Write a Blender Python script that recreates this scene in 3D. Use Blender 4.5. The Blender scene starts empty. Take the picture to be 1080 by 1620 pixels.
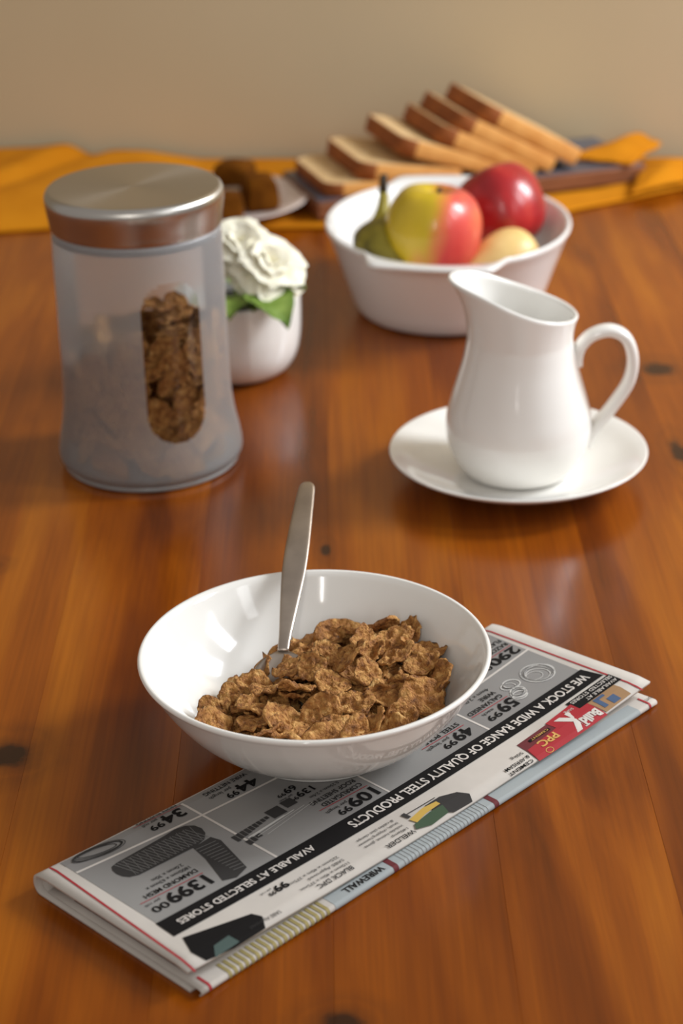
import bpy, bmesh, math, random
from mathutils import Vector, Matrix, noise
random.seed(7)
scene = bpy.context.scene
COL = scene.collection
PI = math.pi

# ------------------------------------------------------------------ camera
cam_d = bpy.data.cameras.new('camera')
cam_d.sensor_fit = 'VERTICAL'; cam_d.sensor_height = 36.0; cam_d.sensor_width = 24.0
cam_d.lens = 3146.0 / 1620.0 * 36.0
cam_d.clip_start = 0.01; cam_d.clip_end = 50
cam = bpy.data.objects.new('camera', cam_d); COL.objects.link(cam)
P_, R_ = math.radians(25.15), math.radians(1.42)
fwd = Vector((0, math.cos(P_), -math.sin(P_))); up0 = Vector((0, math.sin(P_), math.cos(P_))); r0 = Vector((1, 0, 0))
rgt = math.cos(R_) * r0 - math.sin(R_) * up0
upv = math.sin(R_) * r0 + math.cos(R_) * up0
M = Matrix((rgt, upv, -fwd)).transposed().to_4x4(); M.translation = Vector((0, 0, 0.507))
cam.matrix_world = M
cam_d.dof.use_dof = True; cam_d.dof.focus_distance = 0.92; cam_d.dof.aperture_fstop = 8.0
scene.camera = cam

# ------------------------------------------------------------------ world, window light, exposure
world = bpy.data.worlds.new('world'); scene.world = world; world.use_nodes = True
bg = world.node_tree.nodes['Background']
bg.inputs['Color'].default_value = (1.0, 0.93, 0.87, 1); bg.inputs['Strength'].default_value = 0.38

def window_light(name, loc, target, sx, sy, power, color):
    l = bpy.data.lights.new(name, 'AREA'); l.shape = 'RECTANGLE'; l.size = sx; l.size_y = sy
    l.energy = power; l.color = color
    o = bpy.data.objects.new(name, l); COL.objects.link(o); o.location = loc
    o.rotation_euler = (Vector(target) - Vector(loc)).to_track_quat('-Z', 'Y').to_euler()
    return o
window_light('window_daylight', (1.35, 1.45, 0.95), (0.0, 1.1, 0.0), 0.36, 0.60, 27.0, (0.92, 0.96, 1.0))
window_light('side_window_daylight', (1.45, 0.75, 1.05), (0.0, 1.0, 0.0), 0.30, 0.60, 9.0, (0.92, 0.96, 1.0))
window_light('garden_door_daylight', (1.5, -0.35, 1.0), (0.0, 1.2, 0.1), 0.30, 1.0, 3.5, (0.95, 0.98, 1.0))
window_light('narrow_window_daylight', (-0.25, -1.3, 1.1), (0.0, 1.2, 0.05), 0.05, 1.1, 7.0, (1.0, 0.97, 0.92))

vs = scene.view_settings
scene.display_settings.display_device = 'sRGB'
vs.view_transform = 'Standard'; vs.look = 'None'; vs.exposure = 0.0; vs.gamma = 1.0; vs.use_curve_mapping = False

# ------------------------------------------------------------------ helpers
def srgb(r, g, b):
    f = lambda c: (c / 255 / 12.92) if c / 255 <= 0.04045 else ((c / 255 + 0.055) / 1.055) ** 2.4
    return (f(r), f(g), f(b), 1.0)

def new_mat(name):
    m = bpy.data.materials.new(name); m.use_nodes = True
    return m, m.node_tree.nodes, m.node_tree.links, m.node_tree.nodes['Principled BSDF']

def plain(name, col, rough=0.5, **kw):
    m, n, l, b = new_mat(name)
    b.inputs['Base Color'].default_value = col; b.inputs['Roughness'].default_value = rough
    for k, v in kw.items(): b.inputs[k.replace('_', ' ')].default_value = v
    return m

def ramp(n, stops):
    r = n.new('ShaderNodeValToRGB'); e = r.color_ramp.elements
    while len(e) > 1: e.remove(e[-1])
    e[0].position, e[0].color = stops[0]
    for p, c in stops[1:]:
        x = e.new(p); x.color = c
    return r

def noisy(name, stops, scale=20, detail=4, rough=0.6, bump=0.0, bscale=None, vec=(1, 1, 1), coord='Object', bdist=0.001, distort=0.0, per_object=False, **kw):
    m, n, l, b = new_mat(name)
    tc = n.new('ShaderNodeTexCoord'); mp = n.new('ShaderNodeMapping'); mp.inputs['Scale'].default_value = vec
    l.new(tc.outputs[coord], mp.inputs['Vector'])
    nz = n.new('ShaderNodeTexNoise'); nz.inputs['Scale'].default_value = scale; nz.inputs['Detail'].default_value = detail; nz.inputs['Distortion'].default_value = distort
    if per_object:
        nz.noise_dimensions = '4D'
        oi = n.new('ShaderNodeObjectInfo'); mu = n.new('ShaderNodeMath'); mu.operation = 'MULTIPLY'; mu.inputs[1].default_value = 50
        l.new(oi.outputs['Random'], mu.inputs[0]); l.new(mu.outputs[0], nz.inputs['W'])
    l.new(mp.outputs[0], nz.inputs['Vector'])
    r = ramp(n, stops); l.new(nz.outputs['Fac'], r.inputs['Fac']); l.new(r.outputs['Color'], b.inputs['Base Color'])
    b.inputs['Roughness'].default_value = rough
    if bump:
        n2 = n.new('ShaderNodeTexNoise'); n2.inputs['Scale'].default_value = bscale or scale * 3; n2.inputs['Detail'].default_value = 4
        l.new(mp.outputs[0], n2.inputs['Vector'])
        bp = n.new('ShaderNodeBump'); bp.inputs['Strength'].default_value = bump; bp.inputs['Distance'].default_value = bdist
        l.new(n2.outputs['Fac'], bp.inputs['Height']); l.new(bp.outputs['Normal'], b.inputs['Normal'])
    for k, v in kw.items(): b.inputs[k.replace('_', ' ')].default_value = v
    return m

def tag(o, label=None, cat=None, group=None, kind=None):
    if label: o['label'] = label
    if cat: o['category'] = cat
    if group: o['group'] = group
    if kind: o['kind'] = kind
    return o

def empty(name, loc, rz=0.0):
    o = bpy.data.objects.new(name, None); COL.objects.link(o); o.location = loc; o.rotation_euler = (0, 0, rz)
    o.empty_display_size = 0.02
    return o

def link(name, me, mat=None, parent=None, smooth=True, loc=None):
    if mat is not None and len(me.materials) == 0: me.materials.append(mat)
    if smooth: me.polygons.foreach_set('use_smooth', [True] * len(me.polygons))
    o = bpy.data.objects.new(name, me); COL.objects.link(o)
    if parent: o.parent = parent
    if loc is not None: o.location = loc
    return o

def mesh(name, verts, faces, mat=None, parent=None, smooth=True, loc=None):
    me = bpy.data.meshes.new(name); me.from_pydata([tuple(v) for v in verts], [], faces); me.update()
    return link(name, me, mat, parent, smooth, loc)

def bm_obj(name, bm, mat, parent=None, smooth=True, loc=None):
    bmesh.ops.recalc_face_normals(bm, faces=bm.faces)
    me = bpy.data.meshes.new(name); bm.to_mesh(me); bm.free()
    return link(name, me, mat, parent, smooth, loc)

def spline(pts, n):
    """Catmull-Rom resample of tuples of any dimension"""
    p = [tuple(2 * a - b for a, b in zip(pts[0], pts[1]))] + list(pts) + [tuple(2 * a - b for a, b in zip(pts[-1], pts[-2]))]
    out = []; segs = len(pts) - 1
    for i in range(n + 1):
        t = i / n * segs; k = min(int(t), segs - 1); u = t - k
        a, b, c, d = p[k], p[k + 1], p[k + 2], p[k + 3]
        out.append(tuple(0.5 * ((2 * B) + (-A + C) * u + (2 * A - 5 * B + 4 * C - D) * u * u + (-A + 3 * B - 3 * C + D) * u ** 3) for A, B, C, D in zip(a, b, c, d)))
    return out

def lathe_data(profile, seg=96, mod=None):
    """profile of (r, z); closes at the axis where r is 0"""
    v, f, rows = [], [], []
    for k, (r, z) in enumerate(profile):
        if r < 1e-6:
            rows.append([len(v)]); v.append((0, 0, z)); continue
        row = []
        for i in range(seg):
            a = 2 * PI * i / seg
            rr, zz = (mod(k, a, r, z) if mod else (r, z))
            row.append(len(v)); v.append((rr * math.cos(a), rr * math.sin(a), zz))
        rows.append(row)
    for A, B in zip(rows, rows[1:]):
        for i in range(seg):
            j = (i + 1) % seg
            if len(A) == 1 and len(B) == 1: continue
            if len(A) == 1: f.append((A[0], B[j], B[i]))
            elif len(B) == 1: f.append((A[i], A[j], B[0]))
            else: f.append((A[i], A[j], B[j], B[i]))
    return v, f

def lathe(name, profile, mat, parent=None, seg=96, mod=None, loc=None):
    v, f = lathe_data(profile, seg, mod)
    o = mesh(name, v, f, mat, parent, True, loc)
    bm = bmesh.new(); bm.from_mesh(o.data); bmesh.ops.recalc_face_normals(bm, faces=bm.faces); bm.to_mesh(o.data); bm.free()
    return o

def sweep(name, path, section, mat, parent=None, upref=Vector((0, 1, 0)), cap=True, loc=None):
    """path: list of Vector; section(i, t) -> list of (u, w) offsets"""
    bm = bmesh.new(); rings = []; n = len(path)
    for i, p in enumerate(path):
        d = (path[min(i + 1, n - 1)] - path[max(i - 1, 0)]).normalized()
        s = d.cross(upref).normalized(); w = s.cross(d).normalized()
        rings.append([bm.verts.new(p + s * a + w * b) for a, b in section(i, i / (n - 1))])
    for A, B in zip(rings, rings[1:]):
        m = len(A)
        for i in range(m): bm.faces.new((A[i], A[(i + 1) % m], B[(i + 1) % m], B[i]))
    if cap: bm.faces.new(rings[0][::-1]); bm.faces.new(rings[-1])
    return bm_obj(name, bm, mat, parent, True, loc)

def circ(r, n=12, sy=1.0): return [(r * math.cos(2 * PI * i / n), r * sy * math.sin(2 * PI * i / n)) for i in range(n)]

def box_bm(x0, x1, y0, y1, z0, z1, bev=0.0, seg=2):
    bm = bmesh.new(); bmesh.ops.create_cube(bm, size=1.0)
    for v in bm.verts:
        v.co = Vector(((x0 + x1) / 2 + v.co.x * (x1 - x0), (y0 + y1) / 2 + v.co.y * (y1 - y0), (z0 + z1) / 2 + v.co.z * (z1 - z0)))
    if bev: bmesh.ops.bevel(bm, geom=bm.edges[:], offset=bev, segments=seg, affect='EDGES', profile=0.5)
    return bm

def world_to_local(parent, p):
    return Matrix.Translation(-parent.location) @ Vector(p) if abs(parent.rotation_euler.z) < 1e-9 else (Matrix.LocRotScale(parent.location, parent.rotation_euler, None).inverted() @ Vector(p))

# ------------------------------------------------------------------ materials
def wood_material():
    m, n, l, b = new_mat('stained_pine')
    tc = n.new('ShaderNodeTexCoord'); oi = n.new('ShaderNodeObjectInfo'); ge = n.new('ShaderNodeNewGeometry')
    def noise4(vec, scale, detail, distort=0.0):
        mp = n.new('ShaderNodeMapping'); mp.inputs['Scale'].default_value = vec; l.new(ge.outputs['Position'], mp.inputs['Vector'])
        nz = n.new('ShaderNodeTexNoise'); nz.noise_dimensions = '4D'; nz.inputs['Scale'].default_value = scale; nz.inputs['Detail'].default_value = detail; nz.inputs['Distortion'].default_value = distort
        mu = n.new('ShaderNodeMath'); mu.operation = 'MULTIPLY'; mu.inputs[1].default_value = 23.0
        l.new(oi.outputs['Random'], mu.inputs[0]); l.new(mu.outputs[0], nz.inputs['W']); l.new(mp.outputs[0], nz.inputs['Vector'])
        return nz.outputs['Fac']
    broad = noise4((15, 2.2, 1), 1.0, 6, 1.1)
    fine = noise4((420, 9, 1), 1.0, 3, 0.3)
    r = ramp(n, [(0.28, srgb(74, 30, 1)), (0.42, srgb(118, 56, 3)), (0.54, srgb(144, 75, 7)), (0.72, srgb(174, 102, 18))])
    l.new(broad, r.inputs['Fac'])
    def mixc(fac, A, B, mode='MIX'):
        x = n.new('ShaderNodeMix'); x.data_type = 'RGBA'; x.blend_type = mode
        if isinstance(fac, float): x.inputs[0].default_value = fac
        else: l.new(fac, x.inputs[0])
        for s, k in ((A, 6), (B, 7)):
            if hasattr(s, 'is_linked'): l.new(s, x.inputs[k])
            else: x.inputs[k].default_value = s
        return x.outputs[2]
    fr = ramp(n, [(0.3, (0.86, 0.83, 0.80, 1)), (0.6, (1.05, 1.04, 1.03, 1))]); l.new(fine, fr.inputs['Fac'])
    col = mixc(1.0, r.outputs['Color'], fr.outputs['Color'], 'MULTIPLY')
    tint = ramp(n, [(0.0, (0.90, 0.85, 0.82, 1)), (1.0, (1.08, 1.06, 1.04, 1))]); l.new(oi.outputs['Random'], tint.inputs['Fac'])
    col = mixc(1.0, col, tint.outputs['Color'], 'MULTIPLY')
    # knots: dark ellipses with a grain halo
    wob = n.new('ShaderNodeTexNoise'); wob.inputs['Scale'].default_value = 90; wob.inputs['Detail'].default_value = 3; l.new(ge.outputs['Position'], wob.inputs['Vector'])
    for kx, ky, rx, ry in ((-.1625, .8150, .0125, .0130), (-.0098, 1.0290, .0032, .0085), (.2245, 1.3030, .0140, .0130), (-.0048, .6140, .0100, .0080), (.2150, 1.1570, .0060, .0200), (-.205, 1.02, .008, .006), (.30, .92, .009, .007)):
        sb = n.new('ShaderNodeVectorMath'); sb.operation = 'SUBTRACT'; sb.inputs[1].default_value = (kx, ky, 0); l.new(ge.outputs['Position'], sb.inputs[0])
        sc = n.new('ShaderNodeVectorMath'); sc.operation = 'MULTIPLY'; sc.inputs[1].default_value = (1 / rx, 1 / ry, 0); l.new(sb.outputs[0], sc.inputs[0])
        ln = n.new('ShaderNodeVectorMath'); ln.operation = 'LENGTH'; l.new(sc.outputs[0], ln.inputs[0])
        ad = n.new('ShaderNodeMath'); ad.operation = 'MULTIPLY_ADD'; ad.inputs[1].default_value = 0.9; l.new(wob.outputs['Fac'], ad.inputs[0]); l.new(ln.outputs['Value'], ad.inputs[2])
        hl = ramp(n, [(0.10, (1, 1, 1, 1)), (0.14, (0.38, 0.38, 0.38, 1)), (0.20, (0.12, 0.12, 0.12, 1)), (0.23, (0.2, 0.2, 0.2, 1)), (0.32, (0, 0, 0, 1))])
        dv = n.new('ShaderNodeMath'); dv.operation = 'DIVIDE'; dv.inputs[1].default_value = 10.0; l.new(ad.outputs[0], dv.inputs[0])
        l.new(dv.outputs[0], hl.inputs['Fac'])
        col = mixc(hl.outputs['Color'], col, srgb(50, 24, 10))
    l.new(col, b.inputs['Base Color'])
    # scratches and uneven lacquer
    rr = ramp(n, [(0.3, (0.17, 0.17, 0.17, 1)), (0.7, (0.27, 0.27, 0.27, 1))]); l.new(broad, rr.inputs['Fac']); l.new(rr.outputs['Color'], b.inputs['Roughness'])
    bp = n.new('ShaderNodeBump'); bp.inputs['Strength'].default_value = 0.06; bp.inputs['Distance'].default_value = 0.0006
    l.new(fine, bp.inputs['Height']); l.new(bp.outputs['Normal'], b.inputs['Normal'])
    b.inputs['Specular IOR Level'].default_value = 0.36
    return m

WOOD = wood_material()
WALL = noisy('wall_paint', [(0.35, srgb(194, 176, 142)), (0.65, srgb(200, 182, 149))], scale=2.5, detail=3, rough=0.85, bump=0.05, bscale=160)
PORCELAIN = plain('white_porcelain', srgb(240, 238, 233), 0.10, Coat_Weight=0.3, Coat_Roughness=0.05)
OPAL = plain('white_opal_glass', srgb(236, 235, 233), 0.18)
PLATE = plain('pale_plate_glaze', srgb(222, 205, 196), 0.25)
def steel(name, aniso, rough, col):
    m, n, l, b = new_mat(name)
    b.inputs['Base Color'].default_value = col; b.inputs['Metallic'].default_value = 1.0; b.inputs['Roughness'].default_value = rough
    if aniso:
        b.inputs['Anisotropic'].default_value = aniso
        t = n.new('ShaderNodeTangent'); t.direction_type = 'RADIAL'; t.axis = 'Z'; l.new(t.outputs[0], b.inputs['Tangent'])
    return m
STEEL_LID = steel('brushed_steel', 0.8, 0.26, srgb(190, 186, 180))
STEEL = noisy('spoon_steel', [(0.3, srgb(170, 158, 148)), (0.7, srgb(196, 184, 172))], scale=60, detail=3, rough=0.36, Metallic=1.0)
BLACKPLASTIC = plain('dark_gasket', srgb(40, 40, 42), 0.5)

def frosted():
    m = bpy.data.materials.new('frosted_glass'); m.use_nodes = True; n = m.node_tree.nodes; l = m.node_tree.links; n.clear()
    out = n.new('ShaderNodeOutputMaterial')
    df = n.new('ShaderNodeBsdfDiffuse'); df.inputs['Color'].default_value = srgb(230, 233, 236)
    tl = n.new('ShaderNodeBsdfTranslucent'); tl.inputs['Color'].default_value = srgb(242, 245, 246)
    rf = n.new('ShaderNodeBsdfRefraction'); rf.inputs['IOR'].default_value = 1.06; rf.inputs['Roughness'].default_value = 0.40; rf.inputs['Color'].default_value = (0.95, 0.97, 0.98, 1)
    gl = n.new('ShaderNodeBsdfGlossy'); gl.inputs['Roughness'].default_value = 0.45
    a = n.new('ShaderNodeMixShader'); a.inputs[0].default_value = 0.55; l.new(df.outputs[0], a.inputs[1]); l.new(tl.outputs[0], a.inputs[2])
    c = n.new('ShaderNodeMixShader'); c.inputs[0].default_value = 0.56; l.new(a.outputs[0], c.inputs[1]); l.new(rf.outputs[0], c.inputs[2])
    fr = n.new('ShaderNodeFresnel'); fr.inputs['IOR'].default_value = 1.35
    d = n.new('ShaderNodeMixShader'); l.new(fr.outputs[0], d.inputs[0]); l.new(c.outputs[0], d.inputs[1]); l.new(gl.outputs[0], d.inputs[2])
    l.new(d.outputs[0], out.inputs[0]); return m
FROST = frosted()
def clear_pane():
    m = bpy.data.materials.new('clear_glass'); m.use_nodes = True; n = m.node_tree.nodes; l = m.node_tree.links; n.clear()
    out = n.new('ShaderNodeOutputMaterial'); tr = n.new('ShaderNodeBsdfTransparent'); tr.inputs['Color'].default_value = (0.95, 0.95, 0.96, 1)
    gl = n.new('ShaderNodeBsdfGlossy'); gl.inputs['Roughness'].default_value = 0.08
    fr = n.new('ShaderNodeFresnel'); fr.inputs['IOR'].default_value = 1.4
    d = n.new('ShaderNodeMixShader'); l.new(fr.outputs[0], d.inputs[0]); l.new(tr.outputs[0], d.inputs[1]); l.new(gl.outputs[0], d.inputs[2])
    l.new(d.outputs[0], out.inputs[0]); return m
CLEAR = clear_pane()
FLAKE = noisy('bran_flake', [(0.28, srgb(106, 62, 24)), (0.44, srgb(164, 108, 50)), (0.60, srgb(200, 146, 78)), (0.8, srgb(234, 194, 128))], scale=230, detail=7, rough=0.75, bump=1.0, bscale=420, bdist=0.0034, per_object=True)
CRUMB = noisy('bread_crumb', [(0.3, srgb(206, 168, 114)), (0.7, srgb(228, 196, 146))], scale=90, rough=0.9, bump=0.4, bscale=300)
CRUST = noisy('bread_crust', [(0.3, srgb(204, 138, 62)), (0.7, srgb(226, 168, 92))], scale=30, rough=0.75, bump=0.3, bscale=200)
TOPCRUST = noisy('bread_top_crust', [(0.3, srgb(128, 64, 16)), (0.7, srgb(164, 90, 28))], scale=30, rough=0.7, bump=0.3, bscale=200)
MUSTARD = noisy('mustard_cloth', [(0.3, srgb(186, 114, 14)), (0.7, srgb(206, 134, 26))], scale=14, rough=0.95, bump=0.25, bscale=900, bdist=0.0004, Specular_IOR_Level=0.1)
BOARD = noisy('blue_grey_board_top', [(0.3, srgb(66, 66, 76)), (0.7, srgb(104, 106, 118))], scale=20, vec=(1, 6, 6), rough=0.3)  # streaky blue-grey colour for the upper face of the board
BOARD_EDGE = noisy('board_edge', [(0.3, srgb(112, 66, 38)), (0.7, srgb(140, 88, 56))], scale=30, vec=(1, 8, 8), rough=0.5)
CAKE = noisy('brown_cake', [(0.3, srgb(78, 40, 4)), (0.7, srgb(116, 68, 14))], scale=70, rough=0.95, bump=0.7, bscale=220, bdist=0.001, Specular_IOR_Level=0.08)
PETAL = noisy('cream_petal', [(0.3, srgb(240, 234, 206)), (0.7, srgb(252, 248, 232))], scale=40, rough=0.6, Subsurface_Weight=0.2, Subsurface_Radius=(0.01, 0.009, 0.006), Subsurface_Scale=0.5)
LEAF = noisy('green_leaf', [(0.3, srgb(80, 112, 30)), (0.7, srgb(142, 166, 80))], scale=60, rough=0.4, bump=0.3, bscale=180)
SEPAL = plain('pale_green', srgb(166, 176, 96), 0.5)
BANANA = noisy('olive_banana_skin', [(0.3, srgb(30, 24, 8)), (0.44, srgb(120, 108, 24)), (0.7, srgb(164, 150, 48))], scale=45, detail=3, vec=(1, 1, 0.5), rough=0.5)
STEM = plain('dark_stem', srgb(54, 40, 20), 0.7)
PEARMAT = noisy('pale_yellow_skin', [(0.3, srgb(222, 186, 112)), (0.7, srgb(236, 206, 138))], scale=60, rough=0.4)

def apple_mat(name, yellow):
    m, n, l, b = new_mat(name)
    tc = n.new('ShaderNodeTexCoord')
    nz = n.new('ShaderNodeTexNoise'); nz.inputs['Scale'].default_value = 45; nz.inputs['Detail'].default_value = 4
    mp = n.new('ShaderNodeMapping'); mp.inputs['Scale'].default_value = (1, 1, 0.35); l.new(tc.outputs['Object'], mp.inputs[0]); l.new(mp.outputs[0], nz.inputs['Vector'])
    red = ramp(n, [(0.3, srgb(142, 18, 26)), (0.55, srgb(178, 38, 40)), (0.8, srgb(206, 92, 66))]) if not yellow else ramp(n, [(0.3, srgb(196, 48, 52)), (0.6, srgb(216, 84, 72)), (0.85, srgb(226, 140, 80))])
    l.new(nz.outputs['Fac'], red.inputs['Fac'])
    if yellow:
        # blush on one cheek, yellow elsewhere and around the stalk
        sx = n.new('ShaderNodeSeparateXYZ'); l.new(tc.outputs['Object'], sx.inputs[0])
        a1 = n.new('ShaderNodeMath'); a1.operation = 'MULTIPLY_ADD'; a1.inputs[1].default_value = 26; a1.inputs[2].default_value = 0.32; l.new(sx.outputs['X'], a1.inputs[0])
        a2 = n.new('ShaderNodeMath'); a2.operation = 'MULTIPLY_ADD'; a2.inputs[1].default_value = 0.75; l.new(nz.outputs['Fac'], a2.inputs[0]); l.new(a1.outputs[0], a2.inputs[2])
        a3 = n.new('ShaderNodeMath'); a3.operation = 'MULTIPLY_ADD'; a3.inputs[1].default_value = -7; l.new(sx.outputs['Z'], a3.inputs[0]); l.new(a2.outputs[0], a3.inputs[2])
        ye = ramp(n, [(0.3, srgb(196, 168, 22)), (0.7, srgb(218, 184, 50))]); l.new(nz.outputs['Fac'], ye.inputs['Fac'])
        f = ramp(n, [(0.34, (0, 0, 0, 1)), (0.86, (1, 1, 1, 1))]); l.new(a3.outputs[0], f.inputs['Fac'])
        x = n.new('ShaderNodeMix'); x.data_type = 'RGBA'; l.new(f.outputs['Color'], x.inputs[0]); l.new(ye.outputs['Color'], x.inputs[6]); l.new(red.outputs['Color'], x.inputs[7])
        l.new(x.outputs[2], b.inputs['Base Color'])
    else:
        l.new(red.outputs['Color'], b.inputs['Base Color'])
    b.inputs['Roughness'].default_value = 0.28; b.inputs['Coat Weight'].default_value = 0.2
    return m
APPLE_Y = apple_mat('yellow_red_apple_skin', True); APPLE_R = apple_mat('red_apple_skin', False)

# ------------------------------------------------------------------ setting: wall, floor, table
WALL_YAW = -0.1
def wall_y(x): return 1.885 + WALL_YAW * x
wl = bm_obj('wall_back', box_bm(-2.2, 2.2, 0.0, 0.12, -0.75, 2.0), WALL, None, False, (0, 1.885, 0)); wl.rotation_euler = (0, 0, math.atan(WALL_YAW)); tag(wl, 'plain beige painted wall behind the table', kind='structure')
FLOORM = noisy('floor_tile', [(0.3, srgb(150, 128, 104)), (0.7, srgb(170, 148, 122))], scale=6, rough=0.6)
tag(bm_obj('floor', box_bm(-2.2, 2.2, -1.6, 2.05, -0.80, -0.75), FLOORM, None, False), 'beige floor under the dining table', kind='structure')

table = empty('dining_table', (0, 1.0, -0.75))
tag(table, 'glossy orange-brown stained pine dining table carrying the breakfast', 'table')
joints = [-0.70 + 0.073 * 0 for _ in range(0)]
j0 = -0.0805 - 0.0728 * 9
for k in range(20):
    x0 = j0 + k * 0.0728; x1 = x0 + 0.0728
    bm = box_bm(x0 + 0.00002, x1 - 0.00002, 0.25, wall_y(max(x0, x1)) - 0.006, -0.034, 0.0, 0.00012, 1)
    for v in bm.verts:   # back end follows the wall
        if v.co.y > 1.0: v.co.y += WALL_YAW * (v.co.x - x1)
        v.co -= Vector((0, 1.0, -0.75))
    bm_obj('plank', bm, WOOD, table, False)
for x in (-0.62, 0.62):
    for y in (0.36, 1.66):
        bm_obj('leg', box_bm(x - 0.035, x + 0.035, y - 1.035, y - 0.965, 0.0, 0.7155, 0.004), WOOD, table, False)

# ------------------------------------------------------------------ newspaper
NP0 = Vector((-0.1344, 0.7030)); TH = math.radians(45.25)
EA = Vector((math.cos(TH), math.sin(TH))); EB = Vector((EA.y, -EA.x))
news = empty('newspaper', (NP0.x, NP0.y, 0.0))
tag(news, 'folded newspaper of hardware advertisements lying under the cereal bowl', 'newspaper')
LA, LB = 0.300, 0.100
def zt(a, b):
    z = 0.0062 + 0.0050 * min(1.4, abs(a - 0.150) / 0.150) ** 1.7
    if a > 0.2: z += 0.0012 * math.sin((a - 0.2) / 0.1 * PI) * (0.5 - b / LB)
    if b > 0.090: z -= 0.0016 * ((b - 0.090) / 0.010) ** 2
    if b < 0.006: z -= 0.0012 * ((0.006 - b) / 0.006) ** 2
    return z
def npt(a, b, z):
    p = EA * a + EB * b
    return Vector((p.x, p.y, z))
def end_shift(b):  # the right end is cut slightly askew
    return 0.006 * b / LB
PAPER = noisy('newsprint', [(0.3, srgb(182, 175, 167)), (0.7, srgb(196, 189, 181))], scale=30, rough=0.85, bump=0.15, bscale=80, bdist=0.0008)
INK = plain('black_ink', srgb(20, 18, 18), 0.8, Specular_IOR_Level=0.15); GREY = noisy('grey_halftone', [(0.3, srgb(122, 119, 117)), (0.7, srgb(140, 138, 135))], scale=14, detail=2, rough=0.8)
GREYD = plain('dark_grey_ink', srgb(56, 54, 53), 0.8, Specular_IOR_Level=0.15); GREYM = plain('mid_grey_ink', srgb(108, 106, 104), 0.8); GREYL = plain('light_grey_ink', srgb(188, 186, 182), 0.8)
REDINK = plain('red_ink', srgb(158, 20, 34), 0.7); WHITEINK = plain('bare_newsprint', srgb(198, 191, 184), 0.8); BLUEGREY = plain('blue_grey_ink', srgb(154, 160, 161), 0.8)
YELINK = plain('olive_yellow_ink', srgb(150, 136, 84), 0.8); GOLD = plain('gold_ink', srgb(196, 150, 78), 0.7); TANINK = plain('tan_ink', srgb(150, 116, 80), 0.8); GREENINK = plain('green_ink', srgb(52, 74, 50), 0.8); BLUEINK = plain('blue_ink', srgb(62, 84, 116), 0.8); YELLOWINK = plain('yellow_ink', srgb(190, 156, 70), 0.8); TEAL = plain('dark_teal_ink', srgb(62, 80, 76), 0.8); MAROON = plain('maroon_ink', srgb(96, 26, 32), 0.8)

T = 0.0007
def folded_sheet(name, mat, la0, la1, ztop, zbot, topb, botb, fold_in, thick):
    """one sheet folded along the far edge: cross-section top -> fold -> bottom, swept along a"""
    na = 48; rows = []; verts = []; faces = []
    for i in range(na + 1):
        t = i / na; row = []
        pts = []
        for b in [topb * (1 - k / 14) for k in range(14)]:
            pts.append((max(b, fold_in), 't'))
        for s in range(9): pts.append((s / 8, 'f'))
        for b in [botb * (k + 1) / 14 for k in range(14)]:
            pts.append((max(b, fold_in), 'b'))
        for q, kind in pts:
            a0 = la0; 
            bb = fold_in if kind == 'f' else q
            a = a0 + (la1 + end_shift(bb) - a0) * t
            z1 = ztop(a, fold_in); z0 = zbot(a, fold_in)
            if kind == 't': z = ztop(a, q); b = q
            elif kind == 'b': z = zbot(a, q); b = q
            else:
                c = (z1 + z0) / 2; h = (z1 - z0) / 2; ph = PI / 2 + PI * q
                b = fold_in + math.cos(ph) * min(h, 0.003); z = c + math.sin(ph) * h
            row.append(len(verts)); verts.append(npt(a, b, z))
        rows.append(row)
    for A, B in zip(rows, rows[1:]):
        for i in range(len(A) - 1): faces.append((A[i], B[i], B[i + 1], A[i + 1]))
    o = mesh(name, verts, faces, mat, news)
    s = o.modifiers.new('thick', 'SOLIDIFY'); s.thickness = thick; s.offset = 0
    return o
outer = folded_sheet('outer_pages', PAPER, 0.0, LA, lambda a, b: zt(a, b) - T, lambda a, b: 0.0009, 0.0975, 0.0980, 0.002, 2 * T)
folded_sheet('inner_pages', PAPER, 0.0025, LA - 0.004, lambda a, b: zt(a, b) - 2 * T - 0.0006, lambda a, b: 0.0022, 0.0960, 0.0900, 0.004, 0.0006)
INNERPRINT = plain('inner_page_print', srgb(92, 40, 36), 0.8)
v = []; f = []
for i in range(13):
    b = 0.02 + 0.072 * i / 12
    for a in (0.0045, 0.03): v.append(npt(a, b, 0.0037))
    if i: f.append((2 * i - 2, 2 * i - 1, 2 * i + 1, 2 * i))
mesh('printed_inner_page', v, f, INNERPRINT, news, False)

PRINT_LIFT = 0.00012
def print_poly(name, mat, poly, layer=1, zfun=None, cell=0.006):
    """flat printed shape on the page: polygon in mm (a, b), cut into cells so that it follows the page"""
    bm = bmesh.new(); vs_ = [bm.verts.new((x / 1000, y / 1000, 0)) for x, y in poly]; bm.faces.new(vs_)
    for axis in (0, 1):
        lo = min(p[axis] for p in poly) / 1000; hi = max(p[axis] for p in poly) / 1000
        k = math.floor(lo / cell) + 1
        while k * cell < hi:
            co = [0, 0, 0]; no = [0, 0, 0]; co[axis] = k * cell; no[axis] = 1
            bmesh.ops.bisect_plane(bm, geom=bm.verts[:] + bm.edges[:] + bm.faces[:], plane_co=co, plane_no=no, dist=1e-7); k += 1
    zf = zfun or zt
    for q in bm.verts: q.co = npt(q.co.x, q.co.y, zf(q.co.x, q.co.y) + PRINT_LIFT * layer)
    for fc in bm.faces:
        fc.normal_update()
        if fc.normal.z < 0: fc.normal_flip()
    me = bpy.data.meshes.new(name); bm.to_mesh(me); bm.free()
    return link(name, me, mat, news, False)
def rect(a0, a1, b0, b1): return [(a0, b0), (a1, b0), (a1, b1), (a0, b1)]
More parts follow.
